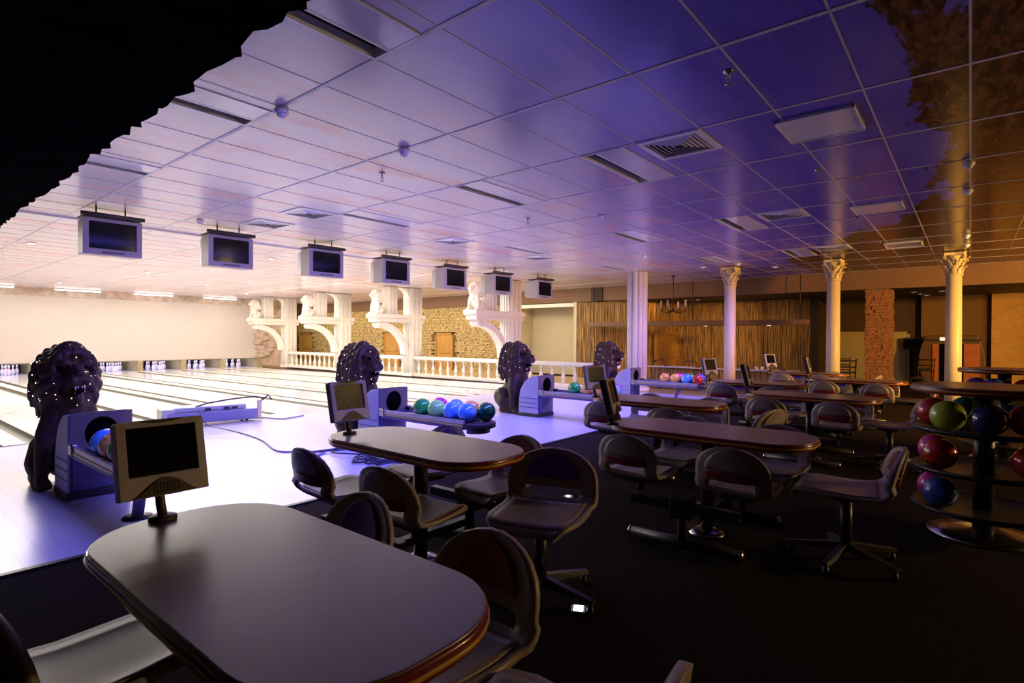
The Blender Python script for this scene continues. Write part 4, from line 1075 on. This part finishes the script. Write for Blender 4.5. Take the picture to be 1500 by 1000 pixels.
while y < 1.85: rr.tube([(-.11, y, .02), (-.11+rnd.uniform(-.01, .01), y+rnd.uniform(-.01, .01), .59)], .014, 5, False); y += .026
tag(rr.build('reeds', M_REED, pw), kind='stuff'); MB().b2(-.22, .26, -1.95, 1.9, .6, .635).build('cap', M_COUNTER, pw, bevel=.008)
for i, (y, l) in enumerate(((3.92, 'leftmost'), (4.08, 'middle'), (4.22, 'rightmost'))):
    c = thing('cup', 'small white cup on the low counter, %s of three' % l, 'cup', (14.95, y, .636), .4*i, 'cups on the low counter')
    MB().lathe([(.03, 0), (.045, .07), (.042, .07), (.026, .006)], 16).build('bowl', M_PAPER, c)
    MB().tube([(.042, 0, .06), (.07, 0, .05), (.066, 0, .025), (.036, 0, .018)], .006, 6).build('handle', M_PAPER, c)
for i, (x, y, l) in enumerate(((14.85, 6.6, 'left end'), (14.85, 5.7, 'middle'), (14.85, 3.55, 'right end'))):
    g = thing('gooseneck_lamp', 'thin dark gooseneck lamp standing on the %s of the low counter' % l, 'lamp', (x, y, .636), .5, 'gooseneck lamps')
    MB().lathe([(.07, 0), (.07, .012), (.02, .02)], 14).build('base', M_STEEL, g)
    MB().tube(smooth_path([(0, 0, .01), (0, .02, .1), (0, .12, .17), (0, .28, .15)]), .009, 6).build('neck', M_STEEL, g)
    MB().lathe([(.015, 0), (.04, .07), (.037, .07)], 12, Matrix.Translation((0, .27, .155)) @ Matrix.Rotation(radians(-115), 4, 'X')).build('head', M_STEEL, g)
# barrel cabinet
b = thing('barrel_cabinet', 'huge dark wooden barrel cabinet with red panels in the lounge', 'cabinet', (20.25, .42, 0))
prof = []
bw = lambda f: .50+.24*sin(pi*min(1, f*.85+.05))
pts = [(-bw(1-i/12), 1.52*(1-i/12)+.02) for i in range(13)]+[(bw(i/12), 1.52*i/12+.02) for i in range(13)]
MB().prism(pts, -.3, .3, YZ).build('body', M_BARREL, b, bevel=.03)
for z in (.12, .55, 1.38): MB().b2(-.33, -.29, -bw(z/1.52)-.01, bw(z/1.52)+.01, z, z+.06).build('hoop', M_STEEL, b)
MB().b2(-.33, -.3, -.28, .25, .18, 1.3).build('opening', M_HOLE, b)
for y0, y1 in ((.28, .42), (-.62, -.28)): MB().b2(-.34, -.3, y0, y1, .18, 1.3).build('red_panel', M_BARRELRED, b)
MB().b2(-.36, -.3, -.05, .25, 1.4, 1.48).build('lit_sign', M_DIMLENS, b)
for z in (.45, .8): MB().b2(-.32, -.3, -.28, .25, z, z+.03).build('shelf', M_BARREL, b)
t = thing('wall_screen', 'black flat screen mounted beside the pale lounge doors', 'screen', (20.7, 1.38, 1.12))
MB().b2(-.03, .03, -.24, .22, 0, .36).build('housing', M_CHAR, t, bevel=.01); MB().b2(-.034, -.03, -.22, .2, .03, .33).build('glass', M_SCREEN, t); MB().b2(.03, .25, -.03, .03, .15, .2).build('bracket', M_STEEL, t)
def lounge_chair(label, x, y, rz):
    t = thing('lounge_chair', label, 'chair', (x, y, 0), rz, 'dark lounge chairs')
    MB().prism(rrect(.4, .4, .06), .42, .46).build('seat', M_CHAR, t, bevel=.01)
    for sx in (-1, 1):
        for sy in (-1, 1): MB().tube([(sx*.17, sy*.17, .43), (sx*.2, sy*.2, 0)], .014, 8).build('leg', M_STEEL, t)
        MB().tube([(sx*.17, -.18, .44), (sx*.18, -.24, .95)], .014, 8).build('back_post', M_STEEL, t)
    for z in (.62, .75, .9): MB().tube([(-.178, -.215, z), (0, -.25, z), (.178, -.215, z)], .016, 8).build('back_slat', M_STEEL, t)
lounge_chair('dark metal chair left of the stone pillar in the lounge', 16.6, 2.55, 1.8)
lounge_chair('dark metal chair right beside the middle cream column', 15.6, 2.35, -1.2)
lounge_chair('dark metal chair in front of the barrel cabinet', 17.6, .95, 1.2)
# prototypes that were never placed
for p in (ch_red, ch_blue, st_red, st_blue):
    if p.name not in USED:
        for k in list(p.children): bpy.data.objects.remove(k)
        bpy.data.objects.remove(p)
